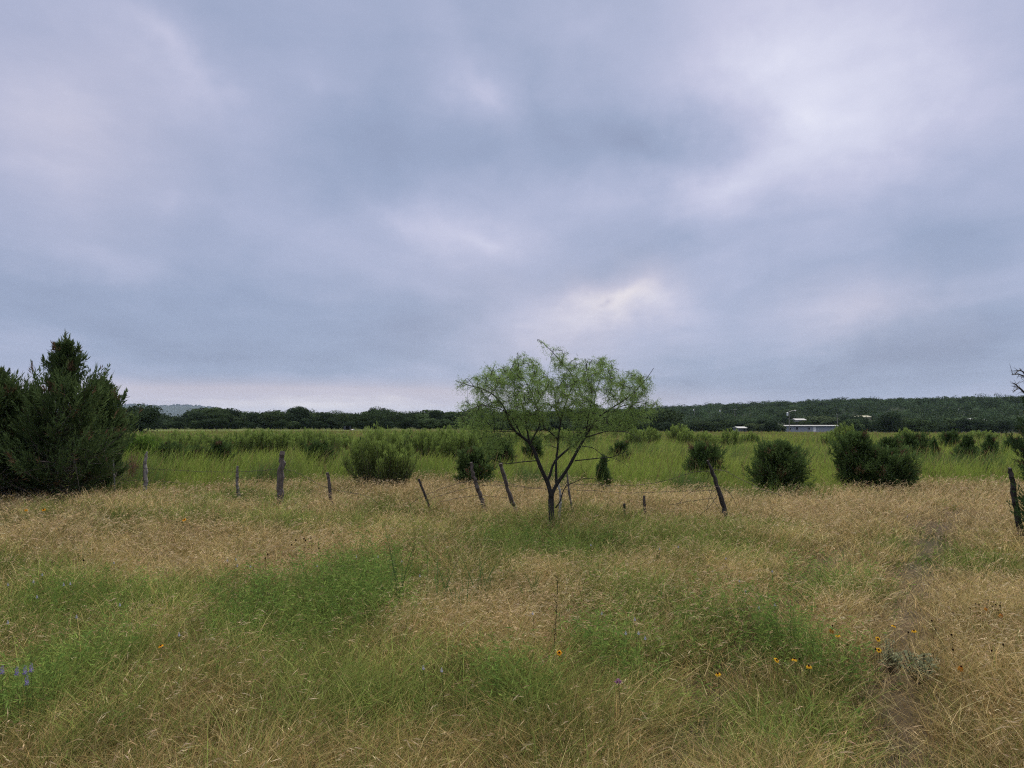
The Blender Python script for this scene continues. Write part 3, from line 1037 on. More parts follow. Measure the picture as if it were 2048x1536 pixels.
def junipers():
    BF = dict(hfac=.76, rfac=.98)
    gj = 'junipers clumped at the left edge'
    juniper('juniper_tree', 122, 985, 640, 226, 21, 'tallest of the clumped junipers at the left, with a narrow spiky top', 'tree', gj, nb=175, sprays=20, leaves=11, ln=.11, wd=.02, spray_len=.27,
            prof=lambda t: np.interp(t, [0, .1, .3, .5, .6, .68, .8, .92, 1], [.95, 1.1, 1.12, .85, .60, .40, .42, .22, .08]), lean=(.015, 0), up=.35, twigs=30, bare=.3)
    juniper('juniper_tree', -14, 985, 706, 200, 22, 'juniper cut off by the left edge of the picture', 'tree', gj, nb=180, sprays=20, leaves=11, ln=.11, wd=.02, spray_len=.27,
            prof=lambda t: np.interp(t, [0, .1, .4, .65, .85, 1], [.95, 1.1, 1.0, .75, .35, .08]), lean=(.03, 0), up=.4, twigs=30)
    juniper('juniper_tree', 205, 968, 742, 122, 23, 'rightmost juniper of the left clump, its branch tips swept to the right', 'tree', gj, nb=170, sprays=20, leaves=11, ln=.11, wd=.02, spray_len=.27,
            prof=lambda t: np.interp(t, [0, .1, .3, .6, .8, .95, 1], [.62, .78, .95, 1.0, .72, .3, .1]), lean=(.025, 0), up=.5, twigs=30)
    juniper('juniper_tree', 62, 982, 790, 180, 24, 'low dense juniper between the two tall ones of the left clump', 'tree', gj, nb=170, sprays=18, leaves=10, ln=.11, wd=.02, spray_len=.26, prof=BUSH, up=.4, twigs=14)
    gb = 'rounded cedar bushes in the pasture'
    K = dict(sprays=27, leaves=6, ln=.075, wd=.019, bare=.2, spray_len=.12, tip=(.115, .175, .055), col=(.030, .052, .021), rise=.28)
    juniper('cedar_bush', 1555, 970, 866, 118, 31, 'dense round cedar bush right of the leaning dark post', group=gb, nb=210, prof=BUSH, up=.26, **K, **BF)
    juniper('cedar_bush', 1713, 944, 832, 92, 32, 'left, farther one of the twin cedar bushes', group=gb, nb=190, prof=BUSH, up=.28, lean=(-.06, 0), **K, **BF)
    juniper('cedar_bush', 1764, 966, 886, 112, 33, 'right, nearer one of the twin cedar bushes', group=gb, nb=190, prof=BUSH, up=.28, **K, **BF)
    juniper('cedar_bush', 1775, 925, 856, 60, 34, 'cedar bush standing behind the twin cedar bushes', group=gb, nb=130, prof=BUSH, up=.28, **K, **BF)
    juniper('cedar_bush', 1822, 905, 858, 70, 35, 'low spreading cedar bush just right of the twin cedar bushes', group=gb, nb=100, prof=BUSH, up=.4, **K, **BF)
    juniper('cedar_bush', 1406, 926, 874, 78, 36, 'flat topped cedar bush behind the top of the leaning dark post', group=gb, nb=120, prof=BUSH, up=.35, **K, **BF)
    juniper('cedar_bush', 946, 942, 878, 74, 37, 'cedar bush showing under the left branches of the mesquite', group=gb, nb=130, prof=BUSH, up=.26, **K, **BF)
    juniper('cedar_bush', 1003, 916, 862, 54, 38, 'cedar bush behind the leaning post left of the mesquite trunk', group=gb, nb=90, prof=BUSH, **K, **BF)
    juniper('cedar_bush', 1066, 905, 862, 44, 39, 'dark cedar bush framed by the left limb of the mesquite', group=gb, nb=90, prof=BUSH, **K, **BF)
    juniper('cedar_seedling', 1204, 962, 906, 36, 40, 'small upright cedar seedling right of the mesquite trunk', group=gb, nb=50, prof=CONE, up=.9, **K)
    juniper('cedar_bush', 1240, 908, 876, 44, 41, 'sparse brownish cedar under the right branches of the mesquite', group=gb, nb=45, prof=BUSH, **K, **BF)
    juniper('cedar_bush', 441, 916, 874, 52, 42, 'compact dark cedar bush between the grey stake and the thick post', group=gb, nb=110, prof=BUSH, **K, **BF)
    juniper('cedar_bush', 345, 916, 882, 62, 43, 'low dark cedar bush behind the grey lichen post', group=gb, nb=80, prof=BUSH, **K, **BF)
    juniper('cedar_bush', 392, 912, 888, 40, 44, 'lowest dark cedar bush left of the compact one', group=gb, nb=60, prof=BUSH, **K, **BF)
    juniper('cedar_bush', 640, 916, 874, 60, 45, 'broad dark cedar bush right of the thick post', group=gb, nb=110, prof=BUSH, **K, **BF)
    juniper('cedar_bush', 722, 905, 866, 40, 46, 'narrow dark cedar behind the left side of the big bushy weed', group=gb, nb=80, prof=CONE, **K, hfac=.86)
    juniper('cedar_bush', 815, 898, 868, 40, 47, 'small dark cedar behind the right side of the big bushy weed', group=gb, nb=70, prof=BUSH, **K, **BF)
    juniper('cedar_bush', 800, 940, 902, 40, 48, 'small dark cedar tucked against the foot of the big bushy weed', group=gb, nb=70, prof=BUSH, **K, **BF)
    gs = 'young junipers in the right part of the pasture'
    juniper('young_juniper', 1864, 904, 866, 30, 51, 'small conical juniper, leftmost of the row on the right', group=gs, nb=70, prof=CONE, **K, hfac=.86)
    juniper('young_juniper', 1898, 890, 856, 46, 52, 'bushy juniper behind and between the conical ones on the right', group=gs, nb=90, prof=BUSH, **K, **BF)
    juniper('young_juniper', 1931, 912, 859, 56, 53, 'largest conical juniper of the row on the right', group=gs, nb=110, prof=CONE, **K, hfac=.86)
    juniper('young_juniper', 1976, 908, 861, 50, 54, 'broad based juniper, rightmost of the row on the right', group=gs, nb=100, prof=CONE, **K, hfac=.86)
    juniper('young_juniper', 2022, 900, 868, 40, 55, 'low juniper beside the right edge of the picture', group=gs, nb=70, prof=BUSH, **K, **BF)
    # tree at the right edge, mostly outside the frame
    t = juniper('juniper_tree', 2092, 940, 700, 150, 61, 'dark juniper cut off by the right edge, with bare twigs at its top', 'tree', 'junipers at the right edge', nb=190, sprays=17, leaves=10, ln=.1, wd=.018,
                prof=lambda t: np.interp(t, [0, .1, .3, .45, .55, .75, 1], [.7, .9, .9, .6, .75, .45, .1]), up=.35, tip=(.04, .065, .028), spray_len=.22)
    rng = np.random.default_rng(77)
    m = MB()
    d = t.location.y
    for (pts) in [[(2062, 790), (2048, 752), (2036, 748), (2024, 750)], [(2060, 800), (2050, 786), (2038, 774), (2026, 785)], [(2060, 775), (2048, 745), (2040, 740), (2030, 747)], [(2062, 800), (2046, 783), (2032, 770), (2028, 766)]]:
        P = np.array([at(px, py, d - .3 * k) for k, (px, py) in enumerate(pts)]) - np.array(t.location)
        m.tube(P, np.linspace(.03, .006, len(P)), (.05, .045, .04), 5)
        for q in range(len(P) - 1):
            for k in range(6):
                s = P[q] + (P[q + 1] - P[q]) * rng.uniform()
                m.tube([s, s + rng.normal(size=3) * .07 + np.array([-.07, 0, .02])], [.008, .003], (.05, .045, .04), 3)
    m.build('bare_branch', M_BARK, t)
    juniper('juniper_tree', 2125, 1075, 900, 190, 62, 'juniper outside the right edge, one branch tip reaching in beside the dark post', 'tree', 'junipers at the right edge', nb=150, prof=BUSH, up=.3, sprays=16, leaves=10, ln=.07, wd=.012, tip=(.05, .09, .03))


junipers()

# ------------------------------------------------------------------ feathery shrubs (upright wand stems)
def wand_mesh(seed, H, W, stems, leaves, ln, wd, c0=(.085, .115, .038), c1=(.29, .39, .095), spread=.35):
    rng = np.random.default_rng(seed)
    mf, ms = MB(), MB()
    P, D, K = [], [], []
    for i in range(stems):
        a = rng.uniform(0, 6.283)
        q = math.sqrt(rng.uniform()) * W * .5
        L = H * rng.uniform(.72, 1.0) * (1 - .40 * (q / (W * .5)) ** 2)
        b = np.array([math.cos(a) * q * .45, math.sin(a) * q * .45, 0])
        tip = np.array([math.cos(a) * q + rng.normal() * .05, math.sin(a) * q + rng.normal() * .05, L])
        tip[:2] *= 1 + spread * rng.uniform(-.2, .6)
        s = np.linspace(0, 1, 5)[:, None]
        st = b + (tip - b) * s
        st[:, :2] += (tip - b)[:2] * (.25 * np.sin(s * math.pi))
        ms.tube(st, np.linspace(.012, .003, 5), (.10, .085, .06), 3)
        n = leaves
        f = .22 + .8 * rng.uniform(0, 1, n) ** .75
        p = np.stack([np.interp(f, s[:, 0], st[:, k]) for k in range(3)], 1)
        p += rng.normal(size=(n, 3)) * (.028 + .05 * np.clip(1 - f, 0, 1))[:, None] * np.array([1, 1, .6])
        d = (st[-1] - st[2])
        d = d / np.linalg.norm(d) + rng.normal(size=(n, 3)) * .32 + np.array([0, 0, .3])
        P.append(p)
        D.append(d)
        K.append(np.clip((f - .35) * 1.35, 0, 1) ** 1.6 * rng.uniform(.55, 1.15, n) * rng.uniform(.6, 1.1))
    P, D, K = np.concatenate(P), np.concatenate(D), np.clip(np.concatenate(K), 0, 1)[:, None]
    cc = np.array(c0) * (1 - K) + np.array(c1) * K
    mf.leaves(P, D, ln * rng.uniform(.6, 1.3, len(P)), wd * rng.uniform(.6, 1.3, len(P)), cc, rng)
    return mf.mesh('foliage', M_LEAF), ms.mesh('stems', M_BARK)


WANDS = [wand_mesh(300 + i, 1.5, w, 64, 100, .11, .028) for i, w in enumerate([1.5, 1.8, 1.3, 2.1, 1.6])]


def wand(px, ybase, ytop, wpx, var, label, group, rz=0.0, meshes=None, name='feathery_shrub'):
    d = depth(ybase, .48)
    b = gpt(px, d)
    H = at(px, ytop, d)[2] - b[2]
    t = thing(name, b, label, 'shrub', group, rz)
    fm, sm = meshes or WANDS[var]
    h0, w0 = 1.5, [1.5, 1.8, 1.3, 2.1, 1.6][var]
    s = H / h0 * .98
    sx = wpx / F * d / w0
    if meshes is None:
        t.scale = (sx, sx, s)
    link(bpy.data.objects.new('foliage', fm), t)
    link(bpy.data.objects.new('stem', sm), t)
    return t


def shrubs():
    R = random.Random(4)
    g = 'feathery green shrubs across the middle of the pasture'
    d = depth(940, .48)
    H = at(765, 852, d)[2]
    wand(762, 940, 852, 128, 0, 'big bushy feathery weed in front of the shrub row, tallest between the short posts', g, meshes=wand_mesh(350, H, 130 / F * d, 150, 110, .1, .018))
    # row on the left, from near the junipers to the mesquite
    rows = [
        (322, 902, 860, 60), (352, 895, 857, 46), (378, 900, 862, 60), (405, 893, 862, 50), (432, 896, 865, 40), (466, 890, 862, 40), (300, 890, 860, 36),
        (498, 896, 854, 52), (520, 898, 856, 44), (541, 896, 853, 46), (565, 898, 858, 48), (590, 896, 859, 46), (612, 900, 854, 50), (632, 898, 858, 50), (655, 894, 858, 50),
        (686, 890, 864, 46), (850, 897, 854, 50), (872, 900, 856, 48), (893, 902, 852, 54), (915, 905, 853, 54), (835, 892, 856, 44), (940, 906, 850, 60), (968, 900, 852, 54), (790, 892, 858, 50), (812, 890, 856, 40)]
    for i, (px, yb, yt, w) in enumerate(rows):
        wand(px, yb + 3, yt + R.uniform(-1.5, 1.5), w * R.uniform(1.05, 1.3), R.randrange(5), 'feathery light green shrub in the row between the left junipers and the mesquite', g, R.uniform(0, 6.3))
    g2 = 'feathery green shrubs on the right of the mesquite'
    for (px, yb, yt, w, lb) in [
        (1298, 880, 850, 42, 'feathery shrub touching the right edge of the mesquite crown'), (1270, 884, 853, 40, 'feathery shrub hidden behind the right branches of the mesquite'),
        (1355, 876, 846, 46, 'bright feathery shrub below the hill, first clear of the mesquite'), (1372, 884, 856, 34, 'small feathery shrub in front of the bright one'),
        (1462, 886, 855, 44, 'feathery shrub left of the low white shed'), (1690, 890, 844, 52, 'tall feathery shrub hiding the right end of the long building'),
        (1664, 884, 856, 40, 'short feathery shrub before the long white building'), (1410, 884, 861, 50, 'feathery shrub above the flat topped cedar bush'),
        (1500, 880, 862, 30, 'thin feathery shrub at the left shoulder of the round cedar bush'), (1810, 884, 852, 40, 'feathery shrub behind the low spreading cedar'),
        (1120, 880, 852, 50, 'feathery shrub seen through the middle of the mesquite'), (1175, 884, 856, 46, 'feathery shrub seen through the right limbs of the mesquite'),
        (1045, 886, 852, 50, 'feathery shrub seen through the left limbs of the mesquite'), (1885, 878, 862, 30, 'thin feathery shrub among the young junipers'), (1960, 874, 858, 60, 'grey green low shrub mound on the skyline of the right pasture')]:
        wand(px, yb, yt, w * 1.15, R.randrange(5), lb, g2, R.uniform(0, 6.3))
    d = depth(912, .48)
    H = at(284, 866, d)[2]
    wand(284, 912, 866, 66, 0, 'bright yellow green shrub beside the rightmost left juniper', None, name='bright_shrub',
         meshes=wand_mesh(351, H, 66 / F * d * 1.15, 90, 90, .12, .035, (.06, .10, .025), (.17, .28, .05), spread=.6))
    # reddish dead weeds beside the juniper and by the cedar
    rng = np.random.default_rng(9)
    for (px, yb, yt, w, lb) in [(266, 952, 905, 26, 'rust brown dead weed at the foot of the rightmost left juniper'), (428, 916, 895, 26, 'rust brown dead weed in front of the compact dark cedar bush')]:
        d = depth(yb, .25)
        b = gpt(px, d)
        t = tag(None or bpy.data.objects.new('dead_weed', None), lb, 'weed', 'rust brown dead weeds')
        t.location = b
        link(t)
        m = MB()
        Hh = at(px, yt, d)[2] - b[2]
        for i in range(60):
            a = rng.normal(size=2) * w / F * d * .3
            z = Hh * rng.uniform(.6, 1)
            m.tube([(a[0] * .4, a[1] * .4, 0), (a[0] * .8, a[1] * .8, z * .6), (a[0] * 1.2 + .05, a[1] * 1.2, z)], [.006, .005, .003], np.array([.16, .075, .045]) * rng.uniform(.6, 1.4), 3)
        m.build('stalks', M_BARK, t)


shrubs()

# ------------------------------------------------------------------ mesquite
def mesquite():
    rng = np.random.default_rng(42)
    D0 = depth(1042, .19)
    base = gpt(1103, D0)
    BASES.append((base[0], base[1]))
    t = thing('mesquite_tree', base, 'lone forked mesquite tree with a wide airy light green crown', 'tree')
    k = 460 / 1682.0

    def Z(zx, zy, dy=0.0):
        return at(880 + zx * k, 660 + zy * k, D0 + dy) - base
    pxm = D0 / F * k                                     # metres per zoomed pixel

    def limb(pts, r0, r1, y0=0, y1=0, n=14):
        P = np.array([Z(a, b, 0) for a, b in pts])
        s = np.concatenate([[0], np.cumsum(np.linalg.norm(np.diff(P, axis=0), axis=1))])
        s /= s[-1]
        q = np.linspace(0, 1, n)
        # smooth the traced line
        P2 = np.stack([np.interp(q, s, P[:, i]) for i in range(3)], 1)
        for _ in range(1):
            P2[1:-1] = P2[1:-1] * .6 + .2 * (P2[:-2] + P2[2:])
        P2[:, 1] += y0 + (y1 - y0) * q + .02 * np.sin(q * 9 + y1 * 10)
        return P2, (r0 + (r1 - r0) * q) * pxm
    BK = (.020, .017, .016)
    tr = [limb([(820, 1520), (818, 1430), (814, 1320), (812, 1250), (815, 1200)], 24, 21)]
    tr[0][1][0] *= 1.25
    L = [
        limb([(815, 1215), (790, 1120), (745, 1030), (708, 940), (690, 880), (650, 820)], 17, 12, 0, -.1),
        limb([(815, 1215), (848, 1130), (900, 1065), (950, 980), (990, 900), (1030, 830), (1060, 780)], 15, 10, 0, -.12),
        limb([(852, 1125), (850, 1040), (848, 960), (865, 850), (870, 760), (885, 670), (905, 590)], 11, 7, 0, .12),
        limb([(788, 1100), (806, 1070), (820, 1000), (848, 950), (900, 910), (960, 860), (1040, 800), (1090, 740)], 10, 6.5, 0, .25),
    ]
    B = [
        limb([(650, 820), (600, 780), (545, 740), (505, 670), (470, 560), (400, 480), (330, 440), (220, 415), (135, 385)], 11, 2, -.1, -.5, 20),
        limb([(655, 825), (640, 760), (632, 690), (605, 560), (580, 450), (510, 340), (455, 265)], 9, 2, -.1, .3, 18),
        limb([(660, 830), (690, 760), (735, 700), (715, 580), (650, 420), (570, 310), (568, 175)], 8, 2, -.1, -.25, 18),
        limb([(600, 785), (560, 700), (520, 640), (490, 600), (380, 560), (280, 560), (180, 640)], 6, 1.6, -.15, -.7, 16),
        limb([(905, 590), (930, 520), (962, 430), (990, 370), (945, 290), (885, 230), (820, 150), (728, 70)], 7, 2, .12, .05, 20),
        limb([(885, 670), (850, 540), (850, 450), (800, 330), (720, 240)], 5, 1.6, .1, .6, 14),
        limb([(1060, 780), (1130, 650), (1220, 585), (1330, 520), (1430, 430), (1500, 340), (1530, 290)], 9, 2, -.12, -.35, 20),
        limb([(1090, 740), (1145, 560), (1155, 440), (1200, 330), (1182, 205)], 6, 2, .25, .4, 16),
        limb([(1060, 780), (1075, 620), (1100, 480), (1060, 350), (1040, 235)], 6, 1.8, -.1, -.5, 16),
        limb([(1090, 740), (1200, 660), (1330, 560), (1480, 520), (1590, 545)], 6, 1.8, .2, .5, 16),
        limb([(1060, 785), (1200, 735), (1330, 740), (1400, 800)], 5.5, 1.6, -.1, -.8, 12),
        limb([(1120, 670), (1250, 650), (1400, 640), (1500, 620)], 5, 1.6, .1, .8, 12),
        limb([(698, 955), (600, 960), (490, 975), (440, 960), (400, 935), (365, 930)], 5, 2, -.05, -.35, 12),
        limb([(985, 955), (1100, 940), (1190, 930), (1240, 930), (1300, 900), (1375, 868)], 5, 2, -.05, -.3, 12),
        limb([(1040, 850), (1110, 855), (1150, 880), (1192, 922), (1260, 935), (1330, 960), (1400, 1015)], 4, 1.2, -.05, .2, 12),
        limb([(845, 1300), (880, 1250), (895, 1180), (920, 1130), (980, 1110), (1020, 1080), (1110, 1075)], 6, 2.2, 0, -.25, 14),
        limb([(920, 1130), (915, 1110), (930, 1090)], 3, 1.2, -.1, -.12, 5),
        limb([(1020, 1080), (1060, 1040), (1010, 1000), (1040, 950)], 2.4, 1, -.2, -.3, 8),
        limb([(862, 800), (800, 740), (750, 720), (745, 640), (700, 560)], 6, 1.8, .05, -.55, 12),
        limb([(545, 740), (500, 740), (430, 745), (350, 740), (280, 760)], 4, 1.4, -.1, .45, 10),
        limb([(960, 860), (1000, 760), (960, 680), (1000, 560)], 5, 1.8, .2, .8, 10),
        limb([(870, 870), (820, 850), (780, 830), (740, 870)], 3, 1, .05, -.2, 8),
        limb([(1190, 930), (1230, 1080), (1290, 1100), (1340, 1090)], 1.8, .8, -.2, -.3, 8),
        limb([(1110, 1075), (1160, 1110), (1210, 1190), (1255, 1270)], 1.8, .8, -.25, -.4, 8),
        limb([(440, 960), (400, 980), (370, 935)], 2, .8, -.3, -.4, 6),
        limb([(600, 960), (640, 920), (690, 905)], 1.8, .8, -.2, -.35, 6),
    ]
    m = MB()
    for P, r in tr:
        m.tube(P, r, BK, 12, .07, rng)
    m.build('trunk', M_BARK, t, True)
    for P, r in L:
        m = MB()
        m.tube(P, r * .9, BK, 10, .09, rng)
        m.build('limb', M_BARK, t, True)
    sk_p = np.concatenate([P for P, r in B] + [P[len(P) // 2:] for P, r in L])
    ok = [0, 1, 2, 3, 4, 5, 6, 7, 8, 9, 10, 11, 18, 19, 20]
    sk = np.concatenate([B[i][0][len(B[i][0]) // 3:] for i in ok])
    mb = MB()
    for P, r in B:
        mb.tube(P, r * .85, BK, 6, .08, rng)
    mb.build('branch', M_BARK, t, True)
    # crown volume: ellipsoids (zoomed px centre, half-width, half-height, depth m)
    E = [(330, 400, 170, 110, .55), (460, 330, 150, 110, .7), (600, 300, 120, 120, .8), (560, 520, 240, 130, 1.0), (300, 560, 150, 90, .6), (270, 680, 170, 70, .5), (400, 800, 130, 90, .5),
         (800, 460, 200, 150, 1.1), (690, 300, 60, 90, .5), (870, 220, 70, 90, .35), (770, 110, 50, 40, .2), (960, 300, 90, 110, .7), (1000, 500, 190, 160, 1.1), (1130, 330, 170, 130, .9), (1200, 250, 70, 60, .5),
         (1330, 420, 190, 140, .9), (1470, 380, 80, 90, .5), (1480, 540, 110, 90, .6), (1400, 640, 120, 80, .7), (1150, 640, 220, 110, 1.1), (960, 790, 110, 70, .7), (640, 650, 180, 80, .9), (730, 800, 50, 50, .4), (1300, 720, 110, 50, .7),
         (160, 400, 50, 35, .2), (1560, 545, 40, 40, .2)]
    wts = np.array([e[2] * e[3] * (.5 + e[4] * .5) for e in E])
    NT = 1250
    kk = rng.choice(len(E), NT, p=wts / wts.sum())
    q = rng.normal(size=(NT, 3))
    q /= np.linalg.norm(q, axis=1, keepdims=True)
    q *= rng.uniform(0, 1, (NT, 1)) ** .4
    T = np.array([Z(E[i][0] + a[0] * E[i][2], E[i][1] + a[1] * E[i][3], a[2] * E[i][4]) for i, a in zip(kk, q)])
    # grow twigs from the nearest wood out to each target
    dist = np.array([np.min(np.linalg.norm(sk - p, axis=1)) for p in T])
    order = np.argsort(dist)
    mt, mf = MB(), MB()
    P_, D_, K_ = [], [], []
    for i in order:
        p = T[i]
        dd = np.linalg.norm(sk - p, axis=1)
        j = int(np.argmin(dd))
        a = sk[j]
        ln = dd[j]
        if ln < .02:
            continue
        if ln > .55:
            p = a + (p - a) / ln * .55
            ln = .55
        n = 5
        s = np.linspace(0, 1, n)[:, None]
        bend = rng.normal(size=3) * .13 * ln + np.array([0, 0, .12 * ln])
        tw = a + (p - a) * s + bend * np.sin(s * math.pi)
        tw[2:-1] += rng.normal(size=(n - 3, 3)) * .02 * min(1, ln * 3)
        mt.tube(tw, np.linspace(.0055, .0022, n), BK, 4)
        sk = np.concatenate([sk, tw[1:]])
        out = (p - a) / (np.linalg.norm(p - a) + 1e-6)
        m_ = rng.integers(6, 12)
        for c in range(m_):
            f = rng.uniform(.35, 1.05)
            o = a + (p - a) * f
            # a drooping feather leaf: rachis with leaflets
            d = out * .6 + rng.normal(size=3) * .75 + np.array([0, 0, .05])
            d /= np.linalg.norm(d)
            nl = 9
            u = np.linspace(.1, 1, nl)
            rl = rng.uniform(.07, .15)
            rc = o + d * (u * rl)[:, None] + np.array([0, 0, -1]) * ((u ** 2) * rl * rng.uniform(.2, .7))[:, None]
            P_.append(rc)
            D_.append(d * .55 + rng.normal(size=(nl, 3)) * .6 + np.array([0, 0, -.25]))
            K_.append(np.full(nl, rng.uniform()))
    P_, D_, K_ = np.concatenate(P_), np.concatenate(D_), np.concatenate(K_)[:, None]
    cc = np.array([.125, .185, .058]) * (1 - K_) + np.array([.26, .37, .12]) * K_
    mf.leaves(P_, D_, rng.uniform(.025, .05, len(P_)), rng.uniform(.004, .007, len(P_)), cc, rng)
    mt.build('twigs', M_BARK, t)
    mf.build('crown', M_LEAF, t)


mesquite()

# ------------------------------------------------------------------ fence posts and wire
GREY, DARK, BROWN = (.12, .105, .098), (.026, .021, .02), (.062, .049, .044)
GP = 'old fence posts across the meadow'


def post(name, pts, wpx, d, col, label, seed, sides=9, jit=.12, group=GP, dy=0.0, mat=None, grass=.2):
    rng = np.random.default_rng(seed)
    P = np.array([at(px, py, d + dy * i / max(1, len(pts) - 1)) for i, (px, py) in enumerate(pts)])   # top to bottom
    s = np.linspace(0, 1, len(pts))
    q = np.linspace(0, 1, 16)
    P = np.stack([np.interp(q, s, P[:, i]) for i in range(3)], 1)
    w = np.broadcast_to(np.asarray(wpx, float), (len(pts),))
    W = np.interp(q, s, w) / 2 / F * d
    e = P[-1] + (P[-1] - P[-3]) / np.linalg.norm(P[-1] - P[-3]) * (grass + .25)
    base = P[-1] + (P[-1] - P[-3]) / np.linalg.norm(P[-1] - P[-3]) * grass
    P = np.concatenate([P, [base, e]])[::-1]
    W = np.concatenate([W, [W[-1], W[-1]]])[::-1] * (1 + .055 * rng.normal(size=18))
    o = np.array([base[0], base[1], float(hgt(base[0], base[1]))])
    m = MB()
    P = P - o
    P[2:-1, :2] += rng.normal(size=(len(P) - 3, 2)) * W.mean() * .18
    m.tube(P, np.maximum(W, .006), np.array(col), sides, jit, rng, cap=True)
    ob = m.build(name, mat or M_WOOD)
    ob.location = tuple(o)
    BASES.append((o[0], o[1]))
    return tag(ob, label, 'fence post', group)


def fence():
    dp = lambda y: depth(y, .2)
    post('fence_post', [(160, 897), (162, 915), (167, 945), (171, 972)], [4, 4, 5.5, 6], dp(974), GREY, 'thin grey crooked post in front of the left junipers', 1)
    o = post('steel_post', [(226, 899), (227, 935), (229, 968)], [3.6, 3.6, 3.6], dp(972), (.12, .12, .105), 'slim straight steel post before the rightmost left juniper', 2, sides=4, jit=0, mat=M_METAL)
    post('fence_post', [(293, 903), (292, 912), (290, 940), (291, 965), (289, 978)], [3, 6, 8, 9, 8], dp(977), (.19, .175, .165), 'pale grey lichen covered post with a pointed top', 3)
    post('fence_post', [(475, 932), (474, 950), (474, 970), (477, 988)], [3.5, 5, 5, 6], dp(988), GREY, 'thin grey stake between the lichen post and the thick post', 4)
    post('fence_post', [(565, 903), (564, 925), (562, 950), (561, 980), (561, 1000)], [9.5, 10.5, 13, 13, 12], dp(1001), (.085, .070, .064), 'thickest upright weathered post with a flat split top', 5, sides=12, jit=.10)
    post('fence_post', [(655, 945), (658, 960), (660, 985), (663, 1002)], [5, 6, 6, 6], dp(1003), BROWN, 'short brown post right of the thickest post', 6)
    post('fence_post', [(837, 958), (845, 978), (852, 994), (858, 1009)], [5, 5, 4.5, 4], dp(1008), DARK, 'short dark stick leaning left in the dry grass', 7)
    post('fence_post', [(942, 925), (945, 945), (952, 968), (960, 988), (965, 1004)], [6, 7, 8, 9, 9], dp(1004), BROWN, 'leaning grey brown post, left one of the pair beside the mesquite', 8)
    post('fence_post', [(1001, 927), (1008, 950), (1016, 978), (1022, 998), (1028, 1011)], [7, 7, 7.5, 8, 8], dp(1011), BROWN, 'leaning grey brown post, right one of the pair beside the mesquite', 9)
    post('fence_post', [(1133, 938), (1136, 965), (1138, 985), (1142, 1006)], [2.5, 4, 4, 4], dp(1007), (.09, .075, .07), 'thin stick post just right of the mesquite trunk', 10)
    post('pale_stake', [(1117, 968), (1121, 990), (1121, 1010), (1119, 1026)], [4, 4.5, 5, 5], dp(1026), (.36, .33, .31), 'pale bleached stake behind the low sucker of the mesquite', 11)
    post('post_stub', [(1288, 992), (1288, 1000), (1289, 1011)], [4, 5, 5], dp(1011), BROWN, 'short upright post stub in the dry grass right of the mesquite', 12)
    post('post_stub', [(1249, 1007), (1249, 1012), (1249, 1016)], [4, 5, 5], dp(1016), DARK, 'tiny dark post stub between the mesquite and the taller stub', 13)
    post('fence_post', [(1415, 921), (1422, 938), (1430, 955), (1436, 978), (1443, 1000), (1450, 1022)], [4, 6.5, 8, 8.5, 10, 11], dp(1020), DARK, 'dark knotty post leaning left amid tangled wire', 14)
    post('fence_post', [(2019, 936), (2022, 948), (2024, 965), (2027, 995), (2032, 1020), (2039, 1055)], [6, 9, 9, 11, 10, 12], dp(1060), DARK, 'dark crooked post at the right edge of the meadow', 15)
    # barbed wire: strands follow the posts
    posts = [(-200, 23), (168, dp(974)), (292, dp(977)), (474, dp(988)), (562, dp(1001)), (660, dp(1003)), (845, dp(1008)), (950, dp(1004)), (1015, dp(1011)), (1140, dp(1007)), (1290, dp(1011)), (1430, dp(1020)), (1600, dp(1032)), (2030, dp(1060))]
    fx, fd = [p[0] for p in posts], [p[1] for p in posts]
    rng = np.random.default_rng(31)

    def strand(pts, label, r=.0034, dy=.0, barbs=True, loop=0):
        pts = np.array(pts, float)
        s = np.concatenate([[0], np.cumsum(np.hypot(*np.diff(pts, axis=0).T))])
        n = max(24, int(s[-1] / 5))
        q = np.linspace(0, s[-1], n)
        # smooth interpolation
        px, py = np.interp(q, s, pts[:, 0]), np.interp(q, s, pts[:, 1])
        kk = np.ones(5) / 5
        for _ in range(2):
            px[2:-2] = np.convolve(px, kk, 'valid')
            py[2:-2] = np.convolve(py, kk, 'valid')
        P = np.array([at(a, b, np.interp(a, fx, fd) - .06 + dy + loop * math.sin(i / n * 6.3)) for i, (a, b) in enumerate(zip(px, py))])
        o = P[0].copy()
        P = P - o
        P += rng.normal(size=P.shape) * .004
        m = MB()
        col = (.055, .042, .036)
        m.tube(P, np.full(n, r), col, 4)
        if barbs:
            L = np.concatenate([[0], np.cumsum(np.linalg.norm(np.diff(P, axis=0), axis=1))])
            for w in np.arange(.06, L[-1], .13):
                c = np.array([np.interp(w, L, P[:, i]) for i in range(3)])
                for k in range(2):
                    e = rng.normal(size=3)
                    e = e / np.linalg.norm(e) * .018
                    m.tube([c - e, c, c + e], [.0012, .003, .0012], col, 3)
        ob = m.build('barbed_wire', M_WIRE)
        ob.location = tuple(o)
        tag(ob, label, 'wire', 'rusty barbed wire strands')
    strand([(160, 925), (200, 930), (257, 935), (292, 937), (340, 940), (420, 944), (474, 944), (520, 942), (562, 937)], 'barbed wire strand from the left junipers to the thickest post')
    strand([(562, 938), (582, 940), (600, 947), (625, 962), (648, 974), (660, 978), (700, 985), (730, 990), (748, 998), (756, 1010)], 'slack barbed wire falling from the thickest post into the grass')
    strand([(225, 958), (260, 961), (292, 961), (330, 963), (372, 968)], 'low wire strand at the foot of the lichen post', barbs=False)
